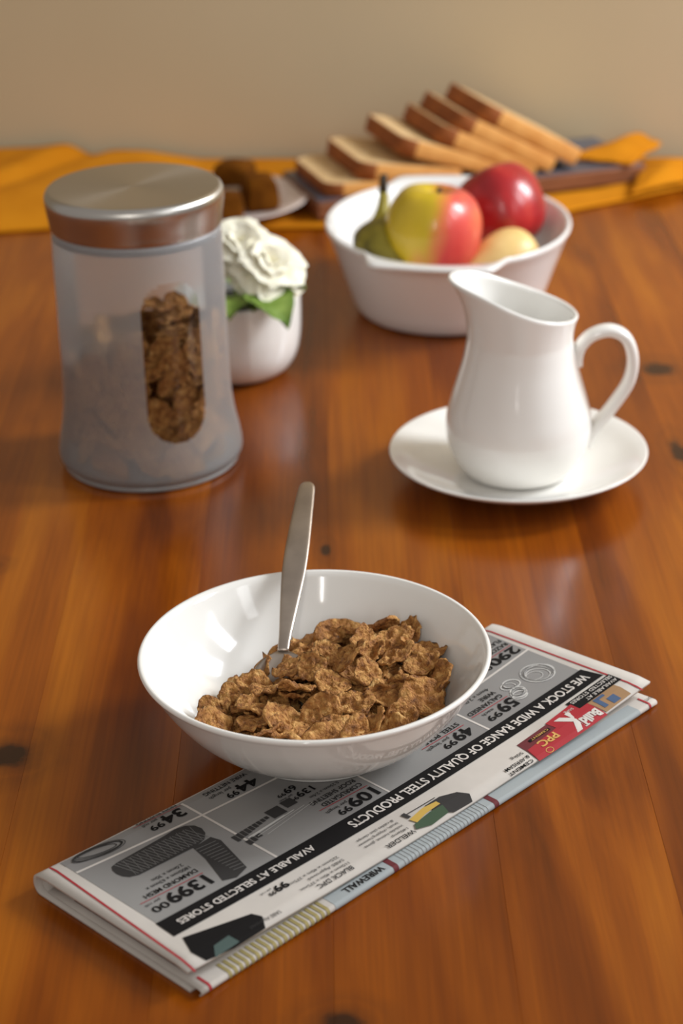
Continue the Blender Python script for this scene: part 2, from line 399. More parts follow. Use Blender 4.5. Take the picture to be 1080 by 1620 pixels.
def line(p, q, w):
    d = Vector((q[0] - p[0], q[1] - p[1])).normalized(); n_ = Vector((-d.y, d.x)) * w / 2
    return [(p[0] + n_.x, p[1] + n_.y), (p[0] - n_.x, p[1] - n_.y), (q[0] - n_.x, q[1] - n_.y), (q[0] + n_.x, q[1] + n_.y)]

def print_text(body, a_start, a_end, b_base, b_top, mat=INK, layer=3, bold=0.02, name='printed_text', zfun=None, slant=0.0):
    """lettering reads from a_start down to a_end (towards smaller a), its top towards larger b"""
    cu = bpy.data.curves.new('txt', 'FONT'); cu.body = body; cu.size = 1.0; cu.offset = bold; cu.resolution_u = 3; cu.fill_mode = 'BOTH' if hasattr(cu, 'fill_mode') else cu.fill_mode
    ob = bpy.data.objects.new('txt', cu); COL.objects.link(ob)
    bpy.context.view_layer.update()
    me = bpy.data.meshes.new_from_object(ob.evaluated_get(bpy.context.evaluated_depsgraph_get()))
    bpy.data.objects.remove(ob); bpy.data.curves.remove(cu)
    xs = [q.co.x for q in me.vertices]; x0, x1 = min(xs), max(xs)
    cap = 0.729
    zf = zfun or zt
    for q in me.vertices:
        a = (a_start + (a_end - a_start) * (q.co.x - x0) / (x1 - x0)) / 1000
        b = (b_base + (b_top - b_base) * (q.co.y / cap)) / 1000
        q.co = npt(a, b + slant * a, zf(a, b) + PRINT_LIFT * layer)
    me.name = name; me.materials.clear()
    return link(name, me, mat, news, False)

# grey advertisement field with cell rules
print_poly('grey_panel', GREY, [(12, 1.5), (289, 1.5), (291, 65), (12, 65)], 1)
for p, q, w in (((12, 13.2), (78, 17), 1.2), ((78, 17), (190, 21), 1.2), ((80.5, 3), (80.5, 65), 1.3), ((152, 30), (152, 65), 1.1), ((222, 36), (222, 65), 1.2), ((215, 37), (291, 32.5), 1.2)):
    print_poly('white_rule', WHITEINK, line(p, q, w), 2)
print_poly('black_banner', INK, [(11.5, 65), (292, 65), (295, 77), (11, 77)], 2)
print_text('WE STOCK A WIDE RANGE OF QUALITY STEEL PRODUCTS', 289, 120, 68.6, 73.9, WHITEINK, 4, 0.022, 'headline_text')
print_text('AVAILABLE AT SELECTED STORES', 97, 18.5, 69.3, 73.2, WHITEINK, 4, 0.022, 'headline_text')
for a0, b0, a1, b1 in ((7.2, 1, 2.4, 99.2), (291.8, 1, 297.6, 99.2)):
    print_poly('red_rule', REDINK, line((a0, b0), (a1, b1), 1.1), 2)
# price blocks
print_text('34', 77, 65, 5.2, 12, INK, 3, 0.03); print_text('99', 64, 56.5, 8, 12, INK, 3, 0.02); print_text('per roll', 64, 55.5, 4.6, 6.6, INK, 3, 0.0)
print_poly('price_rule', REDINK, line((79, 4.1), (52, 3.2), 0.35), 3); print_text('NON RUSTING', 78, 55, 1.0, 3.0, INK, 3, 0.01)
print_text('1399', 49, 26, 52.4, 60.2, INK, 3, 0.03); print_text('00', 25, 16.5, 55.6, 60, INK, 3, 0.015); print_text('per roll', 24.5, 16.5, 52.3, 54, INK, 3, 0.0)
print_poly('price_rule', REDINK, line((50, 51.2), (16, 50.2), 0.4), 3); print_text('DIAMOND MESH', 49.5, 20.5, 46.4, 49.2, INK, 3, 0.01)
print_text('1800mm x 63mm x', 49, 25, 42.8, 45, INK, 3, 0.0); print_text('2.0mm x 30m', 48, 31, 39.4, 41.6, INK, 3, 0.0)
print_text('109', 149, 132, 55.6, 63, INK, 3, 0.03); print_text('99', 131, 123.5, 58.6, 63, INK, 3, 0.02); print_text('per length', 133, 120, 55.4, 57.4, INK, 3, 0.0)
print_poly('price_rule', REDINK, line((149, 53.8), (119, 52.6), 0.4), 3); print_text('CORRUGATED', 148, 123, 49.2, 52.2, INK, 3, 0.01); print_text('ROOF SHEETING', 148, 120, 44.8, 47.8, INK, 3, 0.01); print_text('0.25mm x 2.4m', 142, 124, 41, 43, INK, 3, 0.0)
print_text('139', 131, 121, 34.5, 38.8, INK, 3, 0.025); print_text('99', 120.5, 116, 36.2, 38.8, INK, 3, 0.015); print_text('per sheet', 120, 112, 33.6, 35.2, INK, 3, 0.0)
print_text('69', 126, 119, 28.2, 32.4, INK, 3, 0.025); print_text('99', 118.5, 114, 29.9, 32.4, INK, 3, 0.015)
print_text('44', 118, 106, 10.0, 16.4, INK, 3, 0.03); print_text('99', 105, 98.5, 12.4, 16.4, INK, 3, 0.02); print_text('per length', 105, 92, 8.6, 10.8, INK, 3, 0.0); print_text('WIRE NETTING', 118, 92, 4.2, 7.0, INK, 3, 0.01)
print_text('59', 250, 238, 54, 61.8, INK, 3, 0.03); print_text('99', 237, 228, 57.4, 61.8, INK, 3, 0.02); print_text('each', 237, 229, 54, 56, INK, 3, 0.0)
print_poly('price_rule', REDINK, line((250, 52.6), (224, 52), 0.4), 3); print_text('GALVANISED', 249, 224.5, 48.2, 51.2, INK, 3, 0.01); print_text('WIRE', 249, 238, 43.8, 46.8, INK, 3, 0.01); print_text('4mm x 2.0kg', 249, 229, 40, 42.4, INK, 3, 0.0)
print_text('49', 217, 205, 54.4, 61.8, INK, 3, 0.03); print_text('99', 204, 196, 57.4, 61.8, INK, 3, 0.02); print_text('per length', 204, 189, 54.2, 56.4, INK, 3, 0.0)
print_poly('price_rule', REDINK, line((217, 53), (188, 52.4), 0.4), 3); print_text('STEEL POLE', 216, 192, 48.8, 51.8, INK, 3, 0.01)
print_text('290', 288, 267, 24.4, 31.0, INK, 3, 0.03); print_text('00', 266, 258, 27.2, 31, INK, 3, 0.02)
print_poly('price_rule', REDINK, line((288, 23), (256, 24), 0.4), 3); print_text('RAZOR WIRE', 288, 262, 19.0, 22, INK, 3, 0.01); print_text('FLAT WRAP', 288, 266, 14.6, 17.6, INK, 3, 0.01)
# pictures in the advertisement: wire coil, mesh rolls, roof sheets, galvanised coils, pole
def ring_poly(cx, cy, rx, ry, w, rot, mat, layer, n=20):
    c, s = math.cos(rot), math.sin(rot)
    for i in range(n):
        t0, t1 = 2 * PI * i / n, 2 * PI * (i + 1.02) / n
        q = [(cx + (rx + o) * math.cos(t) * c - (ry + o) * math.sin(t) * s, cy + (rx + o) * math.cos(t) * s + (ry + o) * math.sin(t) * c) for t, o in ((t0, -w / 2), (t0, w / 2), (t1, w / 2), (t1, -w / 2))]
        yield q
def print_rings(name, mat, rings, layer, zfun=None):
    bm = bmesh.new()
    for r in rings:
        for q in ring_poly(*r, None, layer):
            bm.faces.new([bm.verts.new(npt(x / 1000, y / 1000, zt(x / 1000, y / 1000) + PRINT_LIFT * layer)) for x, y in q])
    for fc in bm.faces:
        fc.normal_update()
        if fc.normal.z < 0: fc.normal_flip()
    me = bpy.data.meshes.new(name); bm.to_mesh(me); bm.free(); return link(name, me, mat, news, False)
print_rings('wire_coil_picture', GREYD, [(29, 6.6, 12.5, 3.8, 0.8, 0.12), (29.5, 6.4, 11.5, 3.2, 0.5, 0.16), (28.4, 7.0, 12.8, 3.2, 0.4, 0.08), (29, 6.2, 9.5, 2.4, 0.5, 0.2), (30, 6.6, 13.0, 4.4, 0.35, 0.14)], 3)
print_poly('mesh_roll_picture', GREYD, [(23.6, 26), (24, 22.6), (25.6, 20.2), (29, 19.4), (56, 18.0), (64, 17.2), (69, 18.2), (72.2, 21), (73, 25), (71.6, 29), (68, 32.4), (62, 34), (30, 33.2), (26, 31.6), (24.2, 29)], 3)
print_poly('mesh_roll_picture', GREYD, [(60, 34), (71, 33), (72.5, 38), (66, 61.5), (58, 64), (52, 61.5), (58, 44)], 3)
def stripes(name, mat, quads, layer, zfun=None):
    bm = bmesh.new(); zf = zfun or zt
    for q in quads:
        bm.faces.new([bm.verts.new(npt(x / 1000, y / 1000, zf(x / 1000, y / 1000) + PRINT_LIFT * layer)) for x, y in q])
    for fc in bm.faces:
        fc.normal_update()
        if fc.normal.z < 0: fc.normal_flip()
    me = bpy.data.meshes.new(name); bm.to_mesh(me); bm.free(); return link(name, me, mat, news, False)
qs = []
for i in range(22):
    a = 27 + i * 1.9
    qs.append(line((a, 20.2 + (0.6 if i > 15 else 0)), (a + 3.5, 32.4), 0.35))
    if i % 2: qs.append(line((a + 3, 20.2), (a, 32.4), 0.25))
for i in range(11): qs.append(line((59.5 + i * 0.1, 36 + i * 2.3), (70.5 - i * 0.45, 37 + i * 2.3), 0.35))
stripes('mesh_strand_picture', GREYM, qs, 4)
qs = []
for i in range(9): qs.append(rect(77 + i * 2.6, 79 + i * 2.6, 39.6 - i * 0.15, 44.6 - i * 0.5))
qs += [rect(101, 109, 35.6, 42.6), rect(111, 117.5, 35, 40.6), rect(79, 81.5, 46.5, 50.2), rect(82.2, 84.4, 46.2, 49.6), rect(85, 88, 46, 48.6)]
stripes('roof_sheet_picture', GREYD, qs, 3)
stripes('roof_sheet_picture', GREYL, [line((84, 46.0), (112, 43.6), 0.5), line((86, 47.4), (118, 44.2), 0.25), line((90, 49.4), (122, 45.2), 0.25), line((82, 45.4), (106, 43.8), 0.8)], 3)
print_rings('galvanised_coil_picture', GREYL, [(276, 50.5, 9, 8, 0.7, 0.3), (275, 50, 7.8, 7.2, 0.5, 0.6), (277, 50.8, 8.6, 6.4, 0.5, 0.1), (275, 51.5, 6.4, 5.4, 0.6, 0.4), (260, 47, 4.6, 3.6, 0.8, 0.3), (257, 47.5, 4.0, 3.0, 0.6, 0.3), (256, 55, 4.4, 3.4, 1.0, 0.0), (257, 53.5, 4.4, 3.2, 0.7, 0.0), (255, 56.5, 4.4, 3.2, 0.7, 0.0), (273, 51, 4.6, 3.6, 0.4, 0.2)], 3)
print_rings('galvanised_coil_picture', GREYM, [(276, 50.5, 8.2, 7.4, 0.3, 0.3), (275.5, 51, 7.0, 6.2, 0.3, 0.5), (258.5, 47.2, 3.6, 2.6, 0.4, 0.3), (256, 54.2, 3.6, 2.6, 0.5, 0.0)], 4)
print_poly('steel_pole_picture', GREYD, [(160, 41.5), (192, 47.5), (192.5, 49.5), (160, 46)], 3)
# lower advertisements on bare paper
print_text('BLACK DPC', 98, 77, 92.3, 95.0, INK, 3, 0.012)
for i, (s, e) in enumerate((('110mm x 40m x 375mic', 70), ('SABS Approved', 78), ('225mm x 40m x 375mic', 68))): print_text(s, 99, e, 89.4 - i * 3.2, 91.2 - i * 3.2, GREYD, 3, 0.0)
print_text('99', 70, 62.5, 80.2, 84.6, INK, 3, 0.03); print_text('99', 62, 58.4, 82.2, 84.6, INK, 3, 0.02); print_text('per roll', 62, 56, 80, 81.4, GREYD, 3, 0.0)
print_text('WELDER', 137, 119, 92.8, 95.4, INK, 3, 0.012)
for i, (s, e) in enumerate((('140amp', 126), ('includes helmet, gloves', 112), ('brush, chipping hammer', 111), ('& cables plus clamps', 113))): print_text(s, 136, e, 89.8 - i * 2.9, 91.5 - i * 2.9, GREYD, 3, 0.0)
print_text('SABS Approved', 54, 37, 93.6, 95.6, GREYD, 3, 0.0)
print_poly('plastic_roll_picture', INK, [(12.8, 80), (44, 87.5), (46, 92), (42, 98), (24, 98.8), (10, 97.5), (8.6, 90)], 2)
print_poly('plastic_roll_picture', TEAL, [(18, 93), (27, 92), (28, 97.5), (14, 98.4)], 3)
print_poly('welding_helmet_picture', GREYD, [(154, 84.5), (164, 84.5), (172, 88), (175, 93), (172, 97.5), (160, 97), (154, 92)], 3)
print_poly('welding_helmet_picture', YELLOWINK, [(141, 87), (152, 85), (160, 86), (160, 88.6), (150, 89), (142, 91)], 4)
print_poly('welding_helmet_picture', GREENINK, [(140, 91), (152, 89.5), (160, 90), (158, 95.5), (146, 96.5), (138, 94)], 4)
print_poly('chipping_hammer_picture', GREYD, line((143, 83.2), (162, 83.6), 0.5), 4); print_poly('chipping_hammer_picture', GREYD, [(141, 81.8), (143.4, 81.6), (143.6, 86), (141.6, 86)], 4)
# cement bags
print_poly('cement_bag_picture', MAROON, [(220, 83.5), (244, 82.6), (246, 98.8), (218, 98.8)], 2)
print_poly('cement_bag_picture', REDINK, [(220, 90), (246, 88), (247, 98.9), (218, 98.9)], 3)
print_poly('cement_bag_picture', REDINK, [(243, 82), (266, 80.6), (270, 86), (270, 98.9), (245, 98.9)], 3)
print_poly('cement_bag_picture', INK, rect(226, 241, 85.2, 87.0), 4)
print_text('PPC', 240, 227, 89.4, 94, GOLD, 4, 0.03, 'bag_lettering'); print_text('CEMENT', 240, 227.5, 85.4, 86.8, GOLD, 5, 0.01, 'bag_lettering')
print_rings('bag_seal', GOLD, [(228, 97, 2.2, 1.5, 0.4, 0)], 4)
print_text('K', 258, 247, 85, 97.5, WHITEINK, 4, 0.06, 'bag_lettering'); print_text('Build', 269, 256, 92.0, 97.4, WHITEINK, 5, 0.05, 'bag_lettering'); print_text('50kg', 262, 256, 83, 84.6, WHITEINK, 4, 0.0, 'bag_lettering')
print_poly('brown_bag_picture', TANINK, [(270, 86), (291, 86), (291.6, 90), (291, 97.0), (271, 97.4)], 2)
print_poly('brown_bag_picture', BLUEINK, rect(273, 276, 87.5, 95), 3); print_poly('brown_bag_picture', BLUEINK, rect(279, 284.5, 91, 96), 3); print_poly('brown_bag_picture', BLUEINK, rect(273, 281, 87.0, 88.8), 3)
print_poly('stores_box', INK, [(262.5, 78.8), (297, 78.6), (297.4, 86.4), (262.5, 86.4)], 3)
print_text('AVAILABLE AT', 296, 272, 83.2, 85.4, WHITEINK, 5, 0.01, 'stores_text'); print_text('SELECTED STORES', 296, 264.5, 79.8, 82.0, WHITEINK, 5, 0.01, 'stores_text')
print_text('& AFRISAM', 217, 200, 92.4, 94.6, INK, 3, 0.012); print_text('50kg', 217, 209, 88.6, 90.6, INK, 3, 0.0); print_text('CEMENT', 216, 199, 95.6, 97.6, INK, 3, 0.012)
# lower section: a rounded fold that shows past the near edge, with print running round it
RF = 0.0016; BF = 0.1022
def low_pt(a, b, lift=0.0):
    if b <= BF: return npt(a, b, 0.0002 + 2 * RF + lift)
    ph = min((b - BF) / RF, PI)
    return npt(a, BF + (RF + lift) * math.sin(ph), 0.0002 + RF + (RF + lift) * math.cos(ph))
v = []; f = []; nb_ = 26
for i in range(61):
    for j in range(nb_ + 1):
        b = 0.006 + 0.022 * j if j < 4 else 0.094 + (BF + RF * PI - 0.094) * (j - 4) / (nb_ - 4)
        v.append(low_pt(0.0012 + (LA + end_shift(b) * 0.9 - 0.003) * i / 60, b))
for i in range(60):
    for j in range(nb_): q = i * (nb_ + 1) + j; f.append((q, q + nb_ + 1, q + nb_ + 2, q + 1))
lowp = mesh('lower_pages', v, f, PAPER, news); sm = lowp.modifiers.new('thick', 'SOLIDIFY'); sm.thickness = 0.0004; sm.offset = 1
def low_print(name, mat, quads, layer=1):
    bm = bmesh.new()
    for q in quads:
        fc0 = bm.faces.new([bm.verts.new((x / 1000, y / 1000, 0)) for x, y in q])
    for axis, cell in ((0, 0.01), (1, 0.0006)):
        lo = min(p.co[axis] for p in bm.verts); hi = max(p.co[axis] for p in bm.verts); k = math.floor(lo / cell) + 1
        while k * cell < hi:
            co = [0, 0, 0]; no = [0, 0, 0]; co[axis] = k * cell; no[axis] = 1
            bmesh.ops.bisect_plane(bm, geom=bm.verts[:] + bm.edges[:] + bm.faces[:], plane_co=co, plane_no=no, dist=1e-7); k += 1
    for q in bm.verts: q.co = low_pt(q.co.x, q.co.y, PRINT_LIFT * layer)
    me = bpy.data.meshes.new(name); bm.to_mesh(me); bm.free(); return link(name, me, mat, news, False)
low_print('lower_strip', BLUEGREY, [rect(77, 290, 96, 106.2)], 1)
low_print('lower_stripes', YELINK, [rect(16 + i * 3.1, 17.7 + i * 3.1, 96, 106.2) for i in range(19)], 2)
low_print('lower_mark', MAROON, [rect(113, 116, 96, 106.2)], 2); low_print('lower_mark', MAROON, [rect(180, 183, 96, 106.2)], 2)
low_print('lower_ruling', GREYM, [rect(120 + i * 2.3, 120.25 + i * 2.3, 96, 106.2) for i in range(25)], 2)
low_print('red_rule', REDINK, [rect(5.2, 6.5, 96, 106.4)], 2); low_print('red_rule', REDINK, [rect(297.4, 298.7, 96, 106.4)], 2)
tx = print_text('WIREWALL', 110, 86, 98.2, 101.9, INK, 0, 0.02, 'lower_text', lambda a, b: 0.0)
tx2 = print_text('PLATE', 304.2, 299.2, 99.2, 101.0, GREYD, 0, 0.0, 'lower_text', lambda a, b: 0.0)
for t_ in (tx, tx2):
    for q in t_.data.vertices:
        p2 = Vector((q.co.x, q.co.y)); q.co = low_pt(p2.dot(EA), p2.dot(EB), PRINT_LIFT * 3)

for ch in list(news.children):
    if ch.name.split('.')[0] not in ('outer_pages', 'inner_pages', 'lower_pages', 'printed_inner_page'):
        ch.parent = lowp if ch.name.startswith('lower_') or (ch.name.startswith('red_rule') and len(ch.data.polygons) > 60) else outer

# ------------------------------------------------------------------ cereal bowl
BX, BY, BZ = -0.0143, 0.816, 0.0066
outer = [(0.0, 0.0022), (0.036, 0.0022), (0.0375, 0.0), (0.0415, 0.0), (0.0430, 0.0022), (0.047, 0.0048), (0.056, 0.0105), (0.0645, 0.0185), (0.0725, 0.0290), (0.0785, 0.0390), (0.0812, 0.0435)]
rim = [(0.0824, 0.0448), (0.0828, 0.0460), (0.0820, 0.0470), (0.0806, 0.0468)]
inner = [(0.0790, 0.0440), (0.0755, 0.0380), (0.0695, 0.0290), (0.0615, 0.0200), (0.0520, 0.0128), (0.0400, 0.0078), (0.020, 0.0062), (0.0, 0.0060)]
prof = spline(outer[2:], 30) + rim + spline(inner[:-1], 24) + [(0, 0.0060)]
prof = [(0, 0.0022), (0.036, 0.0022)] + prof
bowl = lathe('cereal_bowl', prof, PORCELAIN, None, 160, None, (BX, BY, BZ))
tag(bowl, 'white porcelain bowl full of bran flakes standing on the newspaper', 'bowl')
def inner_r(z):  # inner radius at absolute height
    zz = z - BZ; pts = inner[::-1]
    for (r0_, z0), (r1_, z1) in zip(pts, pts[1:]):
        if z0 <= zz <= z1: return r0_ + (r1_ - r0_) * (zz - z0) / max(z1 - z0, 1e-6)
    return 0.0 if zz < 0.006 else 0.079

# spoon leaning on the far rim
sp_a = Vector((-0.0240, 0.8955, 0.0562)); sp_b = Vector((-0.0300, 0.8455, 0.0362))
sdir = (sp_a - sp_b).normalized()
spoon = empty('spoon', sp_b)
tag(spoon, 'steel spoon with flat handle leaning on the rim of the cereal bowl', 'spoon')
sw = [(0.000, 0.0028, 0.0012), (0.010, 0.0032, 0.0012), (0.03, 0.0048, 0.0010), (0.048, 0.0060, 0.0009), (0.066, 0.0061, 0.0009), (0.09, 0.0052, 0.0009), (0.104, 0.0046, 0.0009), (0.1105, 0.0040, 0.0008), (0.1135, 0.0024, 0.0006), (0.1142, 0.0004, 0.0003)]
sws = spline(sw, 50); sagv = sdir.cross(Vector((1, 0, 0))).normalized()
path = [sdir * s - sagv * (0.0035 * math.sin(PI * min(1, max(0, s / 0.114)))) for s, _, _ in sws]
def sp_sec(i, t):
    _, hw, ht = sws[i]; return [(hw * math.cos(2 * PI * k / 16), ht * math.copysign(abs(math.sin(2 * PI * k / 16)) ** 0.7, math.sin(2 * PI * k / 16))) for k in range(16)]
sweep('handle', path, sp_sec, STEEL, spoon, upref=Vector((0, 0, 1)))
# spoon bowl buried in the flakes
bmv = []; bmf = []
nb, mb = 14, 12
for i in range(nb + 1):
    t = i / nb; s = -0.040 * t
    w = 0.0028 + 0.0105 * math.sin(PI * min(1, t ** 0.8)) ** 0.8 if t < 1 else 0.0005
    for k in range(mb + 1):
        u_ = (k / mb - 0.5) * 2
        dep = -0.0055 * math.sin(PI * t) * (1 - u_ * u_)
        p = sdir * s + Vector((1, 0, 0)) * (u_ * w) + Vector((0, 0, 1)) * (dep + 0.001 * t)
        bmv.append(p)
for i in range(nb):
    for k in range(mb): bmf.append((i * (mb + 1) + k, i * (mb + 1) + k + 1, (i + 1) * (mb + 1) + k + 1, (i + 1) * (mb + 1) + k))
so = mesh('spoon_bowl', bmv, bmf, STEEL, spoon); sm = so.modifiers.new('thick', 'SOLIDIFY'); sm.thickness = 0.0012; sm.offset = 0

# ------------------------------------------------------------------ bran flakes
def flake_mesh(k):
    rnd = random.Random(100 + k); seg, ringn = 30, 9
    v = [(0, 0, 0)]; f = []
    ax, ay = rnd.uniform(0.92, 1.12), rnd.uniform(0.72, 0.95); off = Vector((rnd.uniform(0, 50), rnd.uniform(0, 50), rnd.uniform(0, 50)))
    cx, cy, cs = rnd.uniform(0.0, 0.20), rnd.uniform(-0.15, 0.15), rnd.uniform(-0.15, 0.15)
    def h(x, y):
        return cx * x * x + cy * y * y + cs * x * y + 0.20 * noise.noise(off + Vector((x * 2.2, y * 2.2, 0))) + 0.12 * noise.noise(off + Vector((x * 5, y * 5, 3))) + 0.095 * noise.noise(off + Vector((x * 9, y * 9, 6)))
    v[0] = (0, 0, h(0, 0))
    for r in range(1, ringn + 1):
        for i in range(seg):
            a = 2 * PI * i / seg
            edge = 1.0 + 0.20 * noise.noise(off + Vector((math.cos(a) * 1.6, math.sin(a) * 1.6, 9))) + 0.11 * noise.noise(off + Vector((math.cos(a) * 4.5, math.sin(a) * 4.5, 5)))
            rr = r / ringn * edge; x = ax * rr * math.cos(a); y = ay * rr * math.sin(a)
            v.append((x, y, h(x, y)))
    for i in range(seg): f.append((0, 1 + i, 1 + (i + 1) % seg))
    for r in range(1, ringn):
        for i in range(seg):
            a = 1 + (r - 1) * seg; b = a + seg; j = (i + 1) % seg; f.append((a + i, b + i, b + j, a + j))
    # give it a body: offset underside
    n = len(v); bot = [(x * 0.97, y * 0.97, z - 0.11) for x, y, z in v]
    f += [tuple(reversed([q + n for q in fc])) for fc in f]
    o0 = 1 + (ringn - 1) * seg
    for i in range(seg):
        j = (i + 1) % seg; f.append((o0 + j, o0 + i, o0 + i + n, o0 + j + n))
    s = 0.0112
    me = bpy.data.meshes.new('bran_flake'); me.from_pydata([(x * s, y * s, z * s) for x, y, z in v + bot], [], f); me.update(); me.materials.append(FLAKE)
    me.polygons.foreach_set('use_smooth', [True] * len(me.polygons)); me.validate()
    return me
FL = [flake_mesh(k) for k in range(12)]
def flake(p, rot, s, label, group):
    o = bpy.data.objects.new('bran_flake', random.choice(FL)); COL.objects.link(o)
    o.location = p; o.rotation_euler = rot; o.scale = (s, s, s); tag(o, label, 'cereal flake', group); return o
def mound(x, y):
    d = (-x + y) * 0.7071           # distance towards the empty far left of the bowl
    h = 0.0335 + 0.0085 * math.exp(-((x - 0.022) ** 2 + (y - 0.022) ** 2) / 0.034 ** 2)
    h += 0.004 * math.exp(-((x + 0.012) ** 2 + (y + 0.0) ** 2) / 0.02 ** 2)
    h -= 0.0085 * max(0, min(1, (d - 0.008) / 0.030))
    return h
rnd = random.Random(21)
for layer, (cnt, mind, drop) in enumerate(((40, 0.0130, 0.0120), (52, 0.0115, 0.0060), (60, 0.0120, 0.0))):
    placed = []; tries = 0
    while len(placed) < cnt and tries < 6000:
        tries += 1
        r = 0.075 * math.sqrt(rnd.random()); a = rnd.uniform(0, 2 * PI); x, y = r * math.cos(a), r * math.sin(a)
        if (-x + y) * 0.7071 > 0.0385 + rnd.uniform(-0.003, 0.003): continue
        z = mound(x, y) - drop
        if z < BZ + 0.0105: continue
        s = rnd.uniform(0.75, 1.15)
        lim = inner_r(z - 0.0030) - 0.0082 * s
        if r > lim: continue
        if abs(x + 0.014) < 0.004 and y > 0.036: continue      # room for the spoon
        if any((x - q[0]) ** 2 + (y - q[1]) ** 2 < mind ** 2 for q in placed): continue
        placed.append((x, y))
        tilt = 0.72 if layer == 2 else 0.4
        flake((BX + x, BY + y, z), (rnd.gauss(0.1, tilt * 0.6), rnd.gauss(0, tilt * 0.6), rnd.uniform(0, 2 * PI)), s, 'crinkled brown bran flake in the white cereal bowl', 'bran flakes in the cereal bowl')

# ------------------------------------------------------------------ cereal jar
JX, JY = -0.1202, 1.1683
jar = empty('cereal_jar', (JX, JY, 0))
tag(jar, 'frosted glass storage jar with brushed steel lid and clear oblong window', 'jar')
jp = spline([(0.0555, 0.0035), (0.0578, 0.0075), (0.0580, 0.012), (0.0568, 0.020), (0.0548, 0.030), (0.0532, 0.042), (0.0524, 0.058), (0.0521, 0.080), (0.0520, 0.105), (0.0519, 0.130), (0.0516, 0.150), (0.0508, 0.158)], 110)
SEG = 384
WC, WH, Z0, Z1 = math.radians(-90 + 25.5), 0.0192, 0.031, 0.133
def in_window(a, z):
    d = (a - WC + PI) % (2 * PI) - PI; x = d * 0.0525
    zc = min(max(z, Z0 + WH), Z1 - WH)
    return x * x + (z - zc) ** 2 < WH * WH
v, f = lathe_data(jp, SEG)
fw, fb = [], []
for fc in f:
    c = sum((Vector(v[i]) for i in fc), Vector()) / len(fc)
    (fw if in_window(math.atan2(c.y, c.x), c.z) else fb).append(fc)
def sub(name, faces, mat):
    idx = {}; vv = []; ff = []
    for fc in faces:
        t = []
        for i in fc:
            if i not in idx: idx[i] = len(vv); vv.append(v[i])
            t.append(idx[i])
        ff.append(t)
    return mesh(name, vv, ff, mat, jar)
sub('frosted_body', fb, FROST); tag(sub('clear_window', fw, CLEAR), 'clear oblong window in the frosted jar')
lathe('base', [(0, 0.0), (0.0535, 0.0), (0.0552, 0.0012), (0.0557, 0.0036), (0.052, 0.0050), (0, 0.0050)], plain('thick_glass_base', srgb(150, 152, 152), 0.25), jar)
lid_prof = [(0.0, 0.1790)] + spline([(0.010, 0.1790), (0.040, 0.1793), (0.0500, 0.1792), (0.0520, 0.1786), (0.0534, 0.1770), (0.0542, 0.1745), (0.0542, 0.1715), (0.0536, 0.1670), (0.0527, 0.1610), (0.0521, 0.1565), (0.0517, 0.1555)], 60) + [(0.0505, 0.1558), (0.0505, 0.166), (0, 0.166)]
lathe('lid', lid_prof, STEEL_LID, jar, 160)
lathe('lid_seal', [(0.0500, 0.1500), (0.0512, 0.1500), (0.0514, 0.1556), (0.0500, 0.1556)], plain('clear_seal', srgb(150, 148, 148), 0.4), jar)
rnd = random.Random(5)
def jar_r(z):
    for (r0_, z0), (r1_, z1) in zip(jp, jp[1:]):
        if z0 <= z <= z1: return r0_
    return 0.052
rowz = [0.0145 + 0.0125 * k for k in range(8)]
JL = 'tan bran flake inside the frosted jar'; JG = 'bran flakes in the jar'
for k, z in enumerate(rowz):
    n = 16
    for i in range(n):
        a = 2 * PI * (i + 0.5 * (k % 2)) / n + rnd.uniform(-0.1, 0.1)
        dd = abs((a - WC + PI) % (2 * PI) - PI)
        top = 0.099 - 0.020 * max(0.0, math.sin((WC - a))) - (0.012 if dd > 1.2 else 0)
        zz = z + rnd.uniform(-0.003, 0.003)
        if zz > top: continue
        s = rnd.uniform(0.85, 1.12)
        r = min(jar_r(zz), 0.0525) - 0.0060 - rnd.uniform(0, 0.005)
        rot = Matrix.Rotation(a, 4, 'Z') @ Matrix.Rotation(PI / 2 + rnd.gauss(0, 0.3), 4, 'Y') @ Matrix.Rotation(rnd.uniform(0, 2 * PI), 4, 'Z')
        flake((JX + r * math.cos(a), JY + r * math.sin(a), zz), rot.to_euler(), s, JL, JG)
for k in range(46):   # inner flakes and heaped top
    a = rnd.uniform(0, 2 * PI); r = 0.033 * math.sqrt(rnd.random()); z = rnd.choice((0.03, 0.045, 0.06, 0.075, 0.085, 0.092)) + rnd.uniform(-0.004, 0.004)
    flake((JX + r * math.cos(a), JY + r * math.sin(a), z), (rnd.gauss(0, 0.5), rnd.gauss(0, 0.5), rnd.uniform(0, 6)), rnd.uniform(0.9, 1.15), JL, JG)

# ------------------------------------------------------------------ saucer and jug
SX, SY = 0.1095, 1.1234
sa = [(0, 0.0016), (0.028, 0.0016), (0.0295, 0.0), (0.0325, 0.0), (0.0335, 0.0018)] + spline([(0.036, 0.0026), (0.050, 0.0060), (0.064, 0.0112), (0.0745, 0.0165), (0.0783, 0.0190)], 20) + [(0.0792, 0.0200), (0.0788, 0.0208), (0.0778, 0.0206)] + spline([(0.072, 0.0180), (0.062, 0.0130), (0.050, 0.0084), (0.040, 0.0058), (0.032, 0.0050), (0.020, 0.0050)], 24) + [(0, 0.0050)]
tag(lathe('saucer', sa, PORCELAIN, None, 160, None, (SX, SY, 0)), 'round white porcelain saucer under the milk jug', 'saucer')
JZ = 0.0052
jug = empty('milk_jug', (SX, SY, JZ)); tag(jug, 'white porcelain milk jug with slanted spout standing on the saucer', 'jug')
bodyp = spline([(0.0290, 0.0000), (0.0340, 0.0030), (0.0400, 0.0120), (0.0440, 0.0250), (0.0441, 0.0370), (0.0410, 0.0500), (0.0372, 0.0630), (0.0339, 0.0750), (0.0318, 0.0870)], 40)
